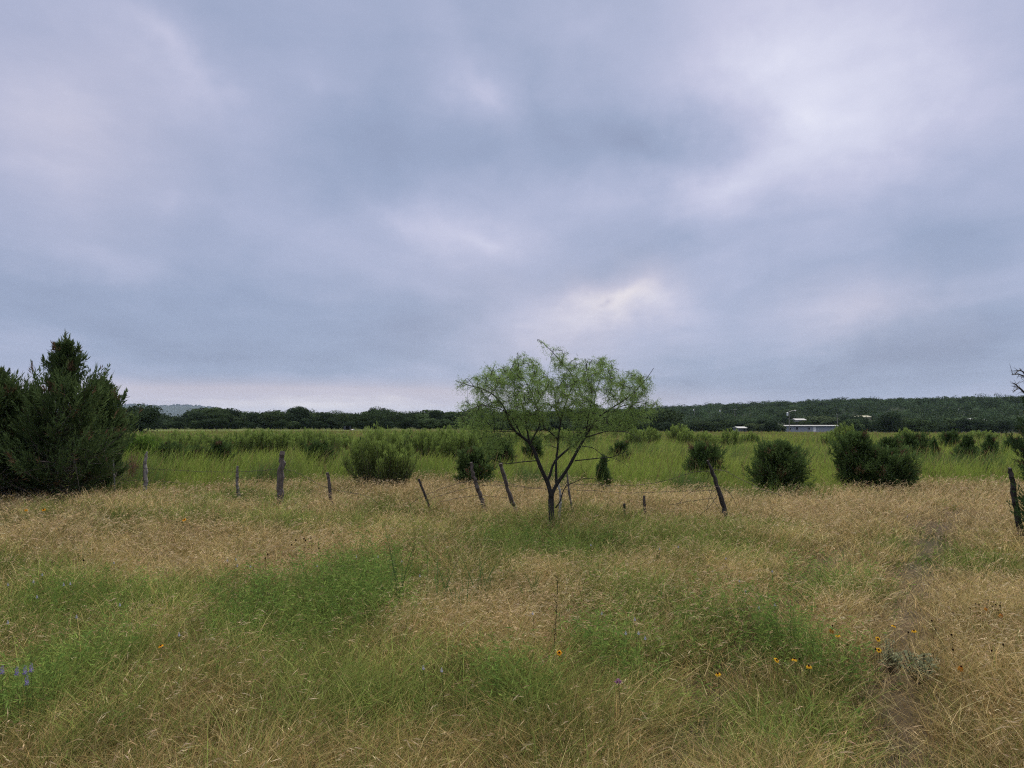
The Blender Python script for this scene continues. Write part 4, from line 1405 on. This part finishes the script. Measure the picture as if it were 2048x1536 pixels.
    strand([(815, 1012), (845, 992), (880, 978), (935, 961), (985, 962), (1030, 969), (1060, 975), (1100, 977), (1150, 968), (1240, 972), (1300, 968), (1345, 958), (1390, 942), (1420, 943)], 'upper barbed wire strand running behind the mesquite to the leaning dark post', dy=.1)
    strand([(850, 1002), (880, 991), (950, 972), (1000, 970), (1080, 978), (1180, 981), (1260, 987), (1330, 983), (1430, 981)], 'second barbed wire strand running behind the mesquite', dy=.12)
    strand([(880, 1004), (920, 995), (960, 990), (1015, 996)], 'low barbed wire strand between the pair of leaning posts', dy=.05)
    strand([(1421, 942), (1436, 937), (1448, 939), (1470, 952), (1500, 968), (1530, 982), (1552, 987), (1565, 992)], 'wire drooping to the right off the leaning dark post')
    strand([(1352, 1012), (1370, 992), (1390, 977), (1415, 971), (1440, 973), (1460, 984), (1470, 1000), (1473, 1014)], 'wire looped in a wide arch over the leaning dark post', barbs=False, dy=-.1, loop=.15)
    strand([(1424, 941), (1415, 950), (1413, 965), (1417, 981), (1424, 996), (1432, 1008), (1444, 1026)], 'wire loop hanging on the left of the leaning dark post', barbs=False, dy=-.08, loop=.1)
    strand([(1340, 1010), (1380, 1002), (1410, 998), (1434, 996)], 'low barbed wire strand tied to the leaning dark post', dy=-.02)
    strand([(1398, 1032), (1415, 1018), (1430, 1000), (1436, 985)], 'loose wire end slanting up to the leaning dark post', barbs=False, dy=-.12)
    strand([(1412, 1030), (1418, 1000), (1424, 978)], 'short upright wire end left of the leaning dark post', barbs=False, dy=-.15)


fence()

# ------------------------------------------------------------------ grass
def blades(m, base, h, az, lean, curl, w, c0, c1, K, rng, droop=.25):
    n = len(base)
    t = np.linspace(0, 1, K + 1)
    dx, dy = np.cos(az), np.sin(az)
    off = h[:, None] * (lean[:, None] * t + curl[:, None] * t ** 2)
    z = h[:, None] * (t - droop * (curl[:, None] * 1.2) * t ** 3)
    cx = base[:, 0:1] + dx[:, None] * off
    cy = base[:, 1:2] + dy[:, None] * off
    cz = base[:, 2:3] + z
    wa = rng.uniform(0, math.pi, n)
    sx, sy = np.cos(wa)[:, None], np.sin(wa)[:, None]
    ww = (w[:, None] * .5) * (1 - .92 * t ** 1.6)
    V = np.empty((n, K + 1, 2, 3), np.float32)
    V[..., 0, 0], V[..., 0, 1], V[..., 0, 2] = cx - sx * ww, cy - sy * ww, cz
    V[..., 1, 0], V[..., 1, 1], V[..., 1, 2] = cx + sx * ww, cy + sy * ww, cz
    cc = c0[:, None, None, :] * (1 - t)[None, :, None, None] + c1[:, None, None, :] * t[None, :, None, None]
    cc = np.broadcast_to(cc, (n, K + 1, 2, 3))
    i = np.arange(n)[:, None] * (2 * (K + 1)) + np.arange(K)[None] * 2
    Q = np.stack([i, i + 1, i + 3, i + 2], -1).reshape(-1, 4)
    m.add(V.reshape(-1, 3), Q, cc.reshape(-1, 3))
    return np.stack([cx[:, -1], cy[:, -1], cz[:, -1]], 1), np.stack([dx * (lean + 2 * curl), dy * (lean + 2 * curl), 1 - droop * 3.6 * curl], 1)


def pick(rng, n, cols, var=.2):
    cols = np.array(cols, float)
    k = rng.integers(0, len(cols), n)
    return cols[k] * rng.uniform(1 - var, 1 + var, (n, 1)) * rng.uniform(.93, 1.07, (n, 3))


def scatter(rng, n, r0, r1, half=43):
    r = np.exp(rng.uniform(math.log(r0), math.log(r1), n))
    a = np.radians(rng.uniform(-half, half, n))
    return r * np.sin(a), r * np.cos(a), r


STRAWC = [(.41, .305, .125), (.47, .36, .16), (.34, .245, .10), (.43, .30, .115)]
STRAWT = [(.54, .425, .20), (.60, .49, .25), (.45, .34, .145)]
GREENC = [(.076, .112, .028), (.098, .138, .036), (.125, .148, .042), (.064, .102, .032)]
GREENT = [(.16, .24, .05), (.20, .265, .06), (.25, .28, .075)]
OLIVE = [(.16, .155, .048), (.20, .175, .06), (.13, .14, .042)]


def meadow():
    rng = np.random.default_rng(2024)
    md, mg, mw, ms = MB(), MB(), MB(), MB()
    # tufts
    nt = 40000
    x, y, r = scatter(rng, nt, 2.3, 24)
    fe = field_edge(x, y)
    g = green_at(x, y)
    rut = np.minimum(pdist(x, y, RUT1), pdist(x, y, RUT2) + .09) / (1 + .07 * np.clip(r - 5, 0, 9))
    keep = (y < fe + rng.normal(size=nt) * .8) & (rng.uniform(size=nt) > .86 * np.exp(-(rut / .19) ** 2)) & (rng.uniform(size=nt) > bl(x, y, GAPS))
    x, y, r, g, rut = x[keep], y[keep], r[keep], g[keep], rut[keep]
    nt = len(x)
    per = rng.integers(9, 20, nt)
    T = np.repeat(np.arange(nt), per)
    n = len(T)
    rt = r[T]
    sp = .035 + .004 * rt
    ox, oy = rng.normal(size=n) * sp, rng.normal(size=n) * sp
    bx, by = x[T] + ox, y[T] + oy
    isg = rng.uniform(size=nt) < np.clip((g - .04) * .98, .10, .84)
    tuft_b = rng.uniform(.5, 1.5, nt) * (1 + .14 * wob(x * 1.1, y * 1.1, 1, 6))
    tuft_a = rng.uniform(-.6, 1.4, nt) * 1.6
    tuft_h = rng.uniform(.55, 1.4, nt) * (1 + .2 * wob(x * 1.5, y * 1.5, 1, 2)) * (1 - .66 * np.exp(-(rut / .28) ** 2))
    for q in BASES:
        tuft_h *= 1 + .75 * np.exp(-((x - q[0]) ** 2 + (y - q[1]) ** 2) / .10)
    near = sstep(2.3, 5.5, r)
    tuft_h *= .62 + .38 * near
    az = np.where(rng.uniform(size=n) < .55, np.arctan2(oy, ox) + rng.normal(size=n) * .6, tuft_a[T] + rng.normal(size=n) * .7)
    base = np.stack([bx, by, hgt(bx, by) - .01], 1)
    pxw = rt / 770 * .55
    for flag, m in ((False, md), (True, mg)):
        s = isg[T] == flag
        k = int(s.sum())
        tt = T[s]
        if flag:
            h = rng.uniform(.12, .29, k) * tuft_h[tt] * (1 + .15 * np.clip(g[tt], 0, 1))
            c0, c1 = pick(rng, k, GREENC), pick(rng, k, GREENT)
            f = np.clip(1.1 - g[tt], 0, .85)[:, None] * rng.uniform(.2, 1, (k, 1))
            c0 = c0 * (1 - f) + pick(rng, k, OLIVE) * .8 * f
            c1 = c1 * (1 - f) + pick(rng, k, OLIVE) * 1.15 * f
            w = np.maximum(rng.uniform(.003, .0055, k) * np.where(rng.uniform(size=k) < .12, 1.7, 1), pxw[s] * .9)
            lean, curl = np.abs(rng.normal(size=k)) * .3, rng.uniform(.1, .95, k)
        else:
            h = rng.uniform(.10, .30, k) * tuft_h[tt]
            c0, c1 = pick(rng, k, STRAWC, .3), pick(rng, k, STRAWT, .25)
            dk = (rng.uniform(size=k) < .25)[:, None]
            c0 = np.where(dk, pick(rng, k, OLIVE, .3), c0)
            c1 = np.where(dk, pick(rng, k, OLIVE, .3) * 1.5, c1)
            # old brown thatch close to the camera
            th = ((.75 - .6 * sstep(5, 9, rt[s]))[:, None] > rng.uniform(size=(k, 1)))
            c0 = np.where(th, c0 * np.array([.74, .68, .60]), c0)
            c1 = np.where(th, c1 * np.array([.72, .66, .60]), c1)
            fr = sstep(11, 15, rt[s])[:, None]
            c0, c1 = c0 * (1 - fr * np.array([0, .02, -.10])), c1 * (1 - fr * np.array([0, .02, -.12]))
            w = np.maximum(rng.uniform(.0016, .0034, k), pxw[s] * .72)
            lean, curl = np.abs(rng.normal(size=k)) * .5, rng.uniform(.0, 1.1, k)
        c0, c1 = c0 * tuft_b[tt][:, None], c1 * tuft_b[tt][:, None]
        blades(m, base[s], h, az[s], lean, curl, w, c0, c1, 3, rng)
    # dead thatch: short broken stems lying at all angles among the tufts
    k = 150000
    x, y, r = scatter(rng, k, 2.3, 16)
    g = green_at(x, y)
    rut = np.minimum(pdist(x, y, RUT1), pdist(x, y, RUT2) + .09) / (1 + .07 * np.clip(r - 5, 0, 9))
    s = (rng.uniform(size=k) > .75 * np.clip(g - .25, 0, 1)) & (rng.uniform(size=k) > .45 * np.exp(-(rut / .2) ** 2)) & (rng.uniform(size=k) > .9 * bl(x, y, GAPS))
    x, y, r = x[s], y[s], r[s]
    k = len(x)
    low = rng.uniform(size=k) < .5
    b = np.stack([x, y, hgt(x, y) + np.where(low, rng.uniform(0, .06, k), rng.uniform(.04, .17, k) * (.6 + .4 * sstep(2.3, 5.5, r)))], 1)
    tc = np.where(low[:, None], pick(rng, k, [(.22, .16, .09), (.29, .215, .12), (.16, .115, .07)], .3), pick(rng, k, STRAWT + [(.34, .25, .13), (.27, .2, .11)], .2))
    blades(md, b, rng.uniform(.03, .08, k), rng.uniform(0, 6.3, k), rng.uniform(.5, 2.6, k), rng.uniform(-.3, 1, k), np.maximum(rng.uniform(.0018, .0034, k), r / 770 * .5), tc * .85, tc, 2, rng, 0)
    # seed-head stalks
    k = 62000
    x, y, r = scatter(rng, k, 2.3, 23)
    g = green_at(x, y)
    rut = np.minimum(pdist(x, y, RUT1), pdist(x, y, RUT2))
    pr = np.clip(.85 - .75 * g + .2 * wob(x, y, 1.3, 4) + .25 * sstep(12, 15, y) + .5 * bl(x, y, STRAW), .06, 1) * (.18 + .82 * sstep(4.3, 6.5, r))
    s = (rng.uniform(size=k) < pr) & (y < field_edge(x, y) + rng.normal(size=k) * .8) & (rng.uniform(size=k) > np.exp(-(rut / .25) ** 2))
    x, y, r = x[s], y[s], r[s]
    k = len(x)
    b = np.stack([x, y, hgt(x, y)], 1)
    h = rng.uniform(.20, .40, k) * (.62 + .38 * sstep(2.3, 5.5, r))
    a = np.where(rng.uniform(size=k) < .62, rng.normal(size=k) * .7 + .1, rng.uniform(0, 6.3, k))
    tip, td = blades(ms, b, h, a, rng.uniform(.1, .5, k), rng.uniform(.2, .8, k), np.maximum(.0018, r / 770 * .4), pick(rng, k, [(.30, .22, .12), (.22, .18, .09)], .2), pick(rng, k, STRAWT, .2), 4, rng, .35)
    td /= np.linalg.norm(td, axis=1, keepdims=True)
    hc = pick(rng, k, [(.55, .42, .25), (.60, .48, .30), (.48, .355, .20), (.44, .32, .18)], .15)
    for j in range(3):
        dd = td + rng.normal(size=(k, 3)) * .28 + np.array([0, 0, -.35])
        ms.leaves(tip - td * .02 * j, dd, rng.uniform(.028, .06, k), np.maximum(rng.uniform(.0028, .0048, k), r / 770 * .45), hc * rng.uniform(.85, 1.1, (k, 1)), rng)
    # broad-leaved weeds: leafy stems in the lush patches
    k = 40000
    x, y, r = scatter(rng, k, 2.4, 16)
    lu = bl(x, y, LUSH) + .10 * (green_at(x, y) > .5)
    s = rng.uniform(size=k) < np.clip(lu, 0, 1) * (.75 + .4 * wob(x * 2, y * 2, 1, 1))
    x, y, r, lu = x[s], y[s], r[s], lu[s]
    k = len(x)
    b = np.stack([x, y, hgt(x, y)], 1)
    h = rng.uniform(.20, .46, k) * (.5 + .72 * np.clip(lu, 0, 1.2)) * (.65 + .35 * sstep(2.4, 5, r))
    a = rng.uniform(0, 6.3, k)
    ln_, cu = rng.uniform(0, .4, k), rng.uniform(0, .4, k)
    blades(mw, b, h, a, ln_, cu, np.full(k, .004), pick(rng, k, [(.07, .09, .03)]), pick(rng, k, [(.08, .13, .035)]), 3, rng, 0)
    nl = 13
    q = np.repeat(np.arange(k), nl)
    f = np.tile(np.linspace(.25, 1, nl), k)
    off = h[q] * (ln_[q] * f + cu[q] * f ** 2)
    p = b[q] + np.stack([np.cos(a[q]) * off, np.sin(a[q]) * off, h[q] * f], 1)
    dirn = rng.normal(size=(len(q), 3)) * np.array([1, 1, .45]) + np.array([0, 0, .45])
    hue = rng.uniform(size=(k, 1))
    lc = (np.array([.085, .155, .036]) * (1 - hue) + np.array([.19, .255, .06]) * hue)[q] * (.75 + .5 * f[:, None]) * rng.uniform(.8, 1.2, (len(q), 1))
    mw.leaves(p, dirn, rng.uniform(.03, .065, len(q)), np.maximum(rng.uniform(.005, .009, len(q)), r[q] / 770 * .7), lc, rng)
    tag(md.build('dry_grass', M_GRASS), 'dry straw coloured meadow grass', 'grass', kind='stuff')
    tag(mg.build('green_grass', M_GRASS), 'green and olive meadow grass', 'grass', kind='stuff')
    tag(ms.build('seed_grass', M_GRASS), 'pale drooping grass seed heads', 'grass', kind='stuff')
    tag(mw.build('weeds', M_LEAF), 'lush green broad leaved weeds in patches of the meadow', 'weeds', kind='stuff')


meadow()


def pasture():
    rng = np.random.default_rng(77)
    m = MB()
    nt = 26000
    x, y, r = scatter(rng, nt, 15, 150, 40)
    s = y > field_edge(x, y) + rng.normal(size=nt) * 1.0 - .5
    x, y, r = x[s], y[s], r[s]
    nt = len(x)
    per = rng.integers(6, 11, nt)
    T = np.repeat(np.arange(nt), per)
    n = len(T)
    rt = r[T]
    bx, by = x[T] + rng.normal(size=n) * (.08 + .003 * rt), y[T] + rng.normal(size=n) * (.08 + .003 * rt)
    b = np.stack([bx, by, hgt(bx, by)], 1)
    far = sstep(48, 95, rt + 12 * wob(bx * .1, by * .1))
    h = rng.uniform(.35, .75, n) * (rng.uniform(.75, 1.2, nt) * np.clip(1 + .32 * wob(x * .45, y * .3), .5, 1.5))[T]
    edge = np.exp(-np.clip(by - field_edge(bx, by), 0, 9) / 1.2)
    h *= (1 - .35 * edge) * (1 - .5 * far)
    hue = (rng.uniform(size=nt) * .6 + .4 * np.clip(.5 + .5 * wob(x * .25, y * .25, 1, 3), 0, 1))[T][:, None]
    c0 = (np.array([.10, .165, .03]) * (1 - hue) + np.array([.17, .22, .044]) * hue)
    c1 = (np.array([.25, .34, .062]) * (1 - hue) + np.array([.35, .39, .095]) * hue)
    wd = np.clip(1.4 * wob(bx * .55, by * .3, 1, 8) - .35, 0, 1)[:, None]      # darker weed patches
    c0 = c0 * (1 - wd) + np.array([.060, .095, .030]) * wd
    c1 = c1 * (1 - wd) + np.array([.125, .185, .060]) * wd
    br = (rng.uniform(size=(n, 1)) < (.07 + .24 * far)[:, None])
    c0 = np.where(br, np.array([.17, .125, .06]), c0) * rng.uniform(.75, 1.2, (n, 1))
    c1 = np.where(br, np.array([.27, .205, .10]), c1) * rng.uniform(.75, 1.2, (n, 1))
    blades(m, b, h * np.where(br[:, 0], 1.12, 1), rng.normal(size=n) * 1.2 + .2, np.abs(rng.normal(size=n)) * .2, rng.uniform(.05, .6, n), np.maximum(.006, rt / 770 * .5), c0, c1, 3, rng)
    # brown panicles floating over the green
    k = 26000
    x, y, r = scatter(rng, k, 19, 170, 40)
    s = (y > field_edge(x, y) + 1) & (rng.uniform(size=k) < .16 + .30 * sstep(32, 90, r))
    x, y, r = x[s], y[s], r[s]
    k = len(x)
    b = np.stack([x, y, hgt(x, y)], 1)
    blades(m, b, rng.uniform(.6, .95, k) * (1 - .5 * sstep(48, 95, r)), rng.normal(size=k) + .2, rng.uniform(0, .2, k), rng.uniform(0, .3, k), np.maximum(.006, r / 770 * .5), pick(rng, k, [(.14, .13, .05)]), pick(rng, k, [(.27, .175, .10), (.24, .16, .09)]), 3, rng)
    tag(m.build('pasture_grass', M_GRASS), 'tall green pasture grass with brown seed tops beyond the fence', 'grass', kind='stuff')


pasture()

# ------------------------------------------------------------------ flowers and single plants
def stem_h(px, py, h):
    d = (EYE - h) * F / (py - 845)
    return gpt(px, d), d


def flowers():
    rng = np.random.default_rng(5)
    sm = MB()
    sm.tube([(0, 0, -.02), (.012, .006, .5), (0, 0, 1.0)], [.0015, .0014, .0011], (.10, .11, .045), 4)
    stem = sm.mesh('stem', M_LEAF)

    def blossom(seed, droop, pc):
        rg = np.random.default_rng(seed)
        mp = MB()
        n = 8
        for i in range(n):
            a = i / n * 6.283 + rg.normal() * .08
            o = np.array([math.cos(a), math.sin(a), 0])
            s = np.array([-math.sin(a), math.cos(a), 0])
            R0, R1, R2 = .005, .013, .021 * rg.uniform(.9, 1.1)
            dz = np.array([0, 0, -droop])
            V = [o * R0 - s * .002, o * R0 + s * .002, o * R1 + s * .0062 + dz * .4 * R1, o * R2 + s * .0042 + dz * R2, o * R2 - s * .0042 + dz * R2, o * R1 - s * .0062 + dz * .4 * R1]
            base = (.20, .035, .012)
            mp.add(V, [(0, 1, 2, 5), (5, 2, 3, 4)], np.array([base, base, pc, pc, pc, pc]))
        mc = MB()
        mc.tube([(0, 0, -.002), (0, 0, .004), (0, 0, .0075)], [.0065, .007, .003], (.035, .012, .01), 8, cap=True)
        return mp.mesh('petals', M_PETAL), mc.mesh('centre', M_PETAL)
    Y1, OR = (.66, .38, .03), (.44, .19, .03)
    bls = [blossom(1, .15, Y1), blossom(2, .5, Y1), blossom(3, 1.4, OR), blossom(4, .3, (.75, .33, .02))]

    def flower(px, py, h, k, label, group, tilt=.5, sc=.8):
        b, d = stem_h(px, py, h)
        t = thing('coneflower', b, label, 'flower', group)
        H = at(px, py, d)[2] - b[2]
        s = link(bpy.data.objects.new('stem', stem), t)
        s.scale = (1, 1, H)
        p = link(bpy.data.objects.new('petals', bls[k][0]), t)
        c = link(bpy.data.objects.new('centre', bls[k][1]), t)
        for o in (p, c):
            o.location = (0, 0, H)
            o.rotation_euler = (tilt, rng.normal() * .2, rng.uniform(-.5, .5))
            o.scale = (sc, sc, sc)
    g = 'yellow daisy flowers dotted over the meadow'
    for (px, py, k, lb, tilt) in [
        (1744, 1278, 0, 'open yellow daisy, upper one of the close pair by the wheel track', .9),
        (1745, 1300, 0, 'open yellow daisy, lower one of the close pair by the wheel track', .7),
        (1544, 1320, 0, 'open yellow daisy at the foot of the green weed clump left of the track', .7),
        (1607, 1332, 1, 'yellow daisy seen edge on, lowest of those left of the track', .2),
        (1653, 1258, 2, 'orange daisy with drooping petals and a tall dark centre left of the track', .2),
        (1665, 1270, 1, 'yellow daisy seen edge on just below the drooping orange one', .1),
        (1579, 1318, 1, 'small half open yellow daisy between the open one and the edge on one', .1),
        (1428, 1347, 1, 'yellow daisy in the green grass left of the others', .3),
        (1117, 1305, 3, 'single orange yellow daisy below the mesquite', .8),
        (333, 1291, 3, 'single orange yellow daisy in the left part of the meadow', .3),
        (1776, 1251, 1, 'small yellow daisy at the edge of the wheel track', .2),
        (1815, 1261, 1, 'small pale yellow daisy at the right side of the wheel track', .2),
        (1906, 1333, 2, 'orange drooping daisy in the tan grass right of the track', .3),
        (1960, 1215, 2, 'left yellow daisy among the dark seed heads on the right', .3),
        (1989, 1228, 2, 'right yellow daisy among the dark seed heads on the right', .3)]:
        flower(px, py, .27, k, lb, g, tilt)
    flower(95, 1019, .42, 3, 'far off yellow daisy near the left junipers, right one of two', g, .6, 1.2)
    flower(60, 1020, .42, 3, 'far off yellow daisy near the left junipers, left one of two', g, .6, 1.0)
    flower(374, 1039, .42, 3, 'yellow daisy far off in the grass below the thin grey stake', g, .6, 1.2)
    # spent dark heads
    mh = MB()
    mh.tube([(0, 0, -.006), (0, 0, -.003), (0, 0, .006), (0, 0, .012)], [.003, .0075, .0085, .004], (.018, .012, .01), 8, cap=True)
    head = mh.mesh('seed_head', M_PETAL)
    right = [(1945, 1210), (1963, 1201), (1974, 1204), (1978, 1210), (1987, 1206), (1986, 1212), (1982, 1221), (1971, 1213), (1960, 1208), (1938, 1208), (1927, 1217), (1893, 1227), (1851, 1242), (1889, 1270), (1891, 1300), (1967, 1302), (1833, 1313), (1804, 1265), (1858, 1260), (1589, 1318), (1735, 1302), (1739, 1299), (1683, 1290), (1655, 1252), (1990, 1290)]
    left = [(612, 1078), (596, 1081), (588, 1090), (615, 1081), (626, 1077), (642, 1097), (541, 1109), (536, 1117), (177, 1121)]
    for i, (px, py) in enumerate(right + left):
        lf = i >= len(right)
        b, d = stem_h(px, py, .38 if lf else .28)
        t = thing('seed_stalk', b, 'dark brown spent flower head on a thin stalk above the tan grass on the left' if lf else 'dark spent flower head on a thin stalk in the grass by the wheel track',
                  'seed head', 'dark seed heads on the left' if lf else 'dark seed heads on the right')
        H = at(px, py, d)[2] - b[2]
        s = link(bpy.data.objects.new('stem', stem), t)
        s.scale = (1, 1, H)
        o = link(bpy.data.objects.new('seed_head', head), t)
        o.location = (0, 0, H)
        o.scale = (.68,) * 3 if not lf else (.95,) * 3
    # blue and violet spikes
    def spike(seed, L, r, c):
        rg = np.random.default_rng(seed)
        m = MB()
        n = 60
        z = np.linspace(0, L, n)
        a = rg.uniform(0, 6.3, n)
        rr = r * (1 - .6 * z / L)
        p = np.stack([np.cos(a) * rr * .3, np.sin(a) * rr * .3, z], 1)
        d = np.stack([np.cos(a), np.sin(a), np.full(n, .5)], 1)
        m.leaves(p, d, rr * rg.uniform(.8, 1.3, n), rr * .6, np.array(c) * rg.uniform(.7, 1.3, (n, 1)), rg)
        return m.mesh('blossom', M_PETAL)
    violet, pale = spike(1, .05, .011, (.24, .20, .40)), spike(2, .03, .009, (.40, .41, .50))
    for (px, py) in [(23, 1342), (52, 1345), (68, 1343), (80, 1338), (72, 1364)]:
        b, d = stem_h(px, py + 8, .34)
        t = thing('flower_spike', b, 'violet flower spike in the small cluster of five at the lower left edge', 'flower', 'violet flower spikes at the lower left edge')
        H = at(px, py + 8, d)[2] - b[2]
        link(bpy.data.objects.new('stem', stem), t).scale = (1, 1, H)
        link(bpy.data.objects.new('blossom', violet), t).location = (0, 0, H)
    PB = [(96, 1152), (79, 1166), (29, 1172), (139, 1172), (152, 1170), (87, 1197), (237, 1128), (478, 1121), (461, 1123), (481, 1134), (507, 1135), (639, 1134), (166, 1237), (251, 1213), (31, 1248), (369, 1273),
          (716, 1116), (759, 1116), (806, 1125), (842, 1154), (850, 1340), (886, 1345), (1248, 1270), (1266, 1242), (1273, 1270), (1286, 1280), (1065, 1230), (1201, 1230),
          (1473, 1165), (1485, 1185), (1538, 1145), (1447, 1119), (1353, 1096), (1511, 1219), (1542, 1213), (1808, 1034), (1316, 1100), (1180, 1092)]
    for (px, py) in PB:
        b, d = stem_h(px, py, .32)
        t = thing('flower_spike', b, 'pale blue grey flower spike standing in the green patches of the meadow', 'flower', 'pale blue flower spikes over the meadow')
        H = at(px, py, d)[2] - b[2]
        link(bpy.data.objects.new('stem', stem), t).scale = (1, 1, H)
        o = link(bpy.data.objects.new('blossom', pale), t)
        o.location = (0, 0, H)
        o.scale = (.8,) * 3
    b, d = stem_h(1233, 1367, .34)
    t = thing('thistle', b, 'single pink thistle head in the lower middle of the meadow', 'flower')
    H = at(1233, 1367, d)[2] - b[2]
    link(bpy.data.objects.new('stem', stem), t).scale = (1, 1, H)
    link(bpy.data.objects.new('blossom', spike(3, .02, .016, (.34, .18, .28))), t).location = (0, 0, H)
    # tall thin dark stalk below the mesquite
    b, d = stem_h(1107, 1345, .1)
    m = MB()
    P = np.array([at(px, py, d) for px, py in [(1106, 1345), (1109, 1280), (1113, 1225), (1115, 1185), (1116, 1150)]]) - b
    P[0, 2] = -.02
    m.tube(P, [.002, .0018, .0016, .0014, .001], (.10, .10, .055), 4)
    for q in (1, 2, 3):
        for k in range(4):
            e = P[q] + np.array([0, 0, .03 * k])
            m.tube([e, e + np.array([rng.normal() * .012, rng.normal() * .012, .02])], [.003, .002], (.05, .05, .035), 3)
    o = m.build('tall_stalk', M_LEAF)
    o.location = tuple(b)
    tag(o, 'very tall thin dark weed stalk standing below the mesquite', 'weed')
    # tall broad green grass blades left of the mesquite
    gt = 'tall broad bladed green grasses left of the mesquite'
    for (px, py, yt, lb) in [(790, 1190, 1040, 'tallest tuft of broad green grass at the right end of the lush patch'), (885, 1190, 1095, 'tuft of broad green grass midway to the mesquite'),
                             (965, 1180, 1085, 'tuft of broad green grass left of the mesquite trunk'), (920, 1215, 1130, 'low tuft of broad green grass in the pale straw'), (1065, 1190, 1110, 'tuft of broad green grass under the mesquite')]:
        b, d = stem_h(px, py, .1)
        H = at(px, yt, d)[2] - b[2]
        m = MB()
        n = 16
        bb = rng.normal(size=(n, 3)) * .05 * np.array([1, 1, 0])
        blades(m, bb, H * rng.uniform(.5, 1.0, n), rng.uniform(0, 6.3, n), rng.uniform(.02, .25, n), rng.uniform(0, .35, n), rng.uniform(.008, .014, n), pick(rng, n, [(.07, .12, .035)]), pick(rng, n, [(.12, .19, .06)]), 5, rng, .2)
        o = m.build('grass_tuft', M_GRASS)
        o.location = tuple(b)
        tag(o, lb, 'grass tuft', gt)
    # silvery plant beside the wheel track
    for (px, py, wpx, lb) in [(1822, 1348, 46, 'larger silvery grey leaved plant beside the wheel track'), (1765, 1328, 26, 'smaller silvery grey leaved plant below the close pair of daisies')]:
        b, d = stem_h(px, py, .12)
        t = thing('silver_plant', b, lb, 'plant', 'silvery plants by the wheel track')
        R_ = wpx / F * d
        ms2, ml = MB(), MB()
        for i in range(36):
            a = rng.uniform(0, 6.3)
            q = R_ * math.sqrt(rng.uniform())
            tip = np.array([math.cos(a) * q, math.sin(a) * q, rng.uniform(.12, .25) * (1.1 - .5 * q / R_)])
            ms2.tube([(0, 0, 0), tip * np.array([.6, .6, .5]), tip], [.003, .002, .0015], (.12, .11, .08), 3)
            n = 9
            f = rng.uniform(.55, 1, n)[:, None]
            ml.leaves(tip * f + rng.normal(size=(n, 3)) * .008, rng.normal(size=(n, 3)) + np.array([0, 0, .4]), rng.uniform(.018, .034, n), rng.uniform(.009, .014, n), np.array([.27, .29, .17]) * rng.uniform(.7, 1.35, (n, 1)), rng)
        ms2.build('stems', M_LEAF, t)
        ml.build('leaves', M_LEAF, t)


flowers()

# ------------------------------------------------------------------ air
def haze():
    me = bpy.data.meshes.new('haze')
    a, z0, z1 = 15600.0, -12.0, 270.0
    v = [(-a, -a, z0), (a, -a, z0), (a, a, z0), (-a, a, z0), (-a, -a, z1), (a, -a, z1), (a, a, z1), (-a, a, z1)]
    me.from_pydata(v, [], [(3, 2, 1, 0), (4, 5, 6, 7), (0, 1, 5, 4), (1, 2, 6, 5), (2, 3, 7, 6), (3, 0, 4, 7)])
    o = link(bpy.data.objects.new('haze', me))
    m, N, L = nodes_mat('haze')
    out = N.new('ShaderNodeOutputMaterial')
    pv = N.new('ShaderNodeVolumePrincipled')
    pv.inputs['Density'].default_value = .000042
    pv.inputs['Color'].default_value = (.62, .76, 1.0, 1)
    L.new(pv.outputs[0], out.inputs['Volume'])
    me.materials.append(m)
    tag(o, 'thin blue haze over the whole pasture', 'haze', kind='stuff')


haze()
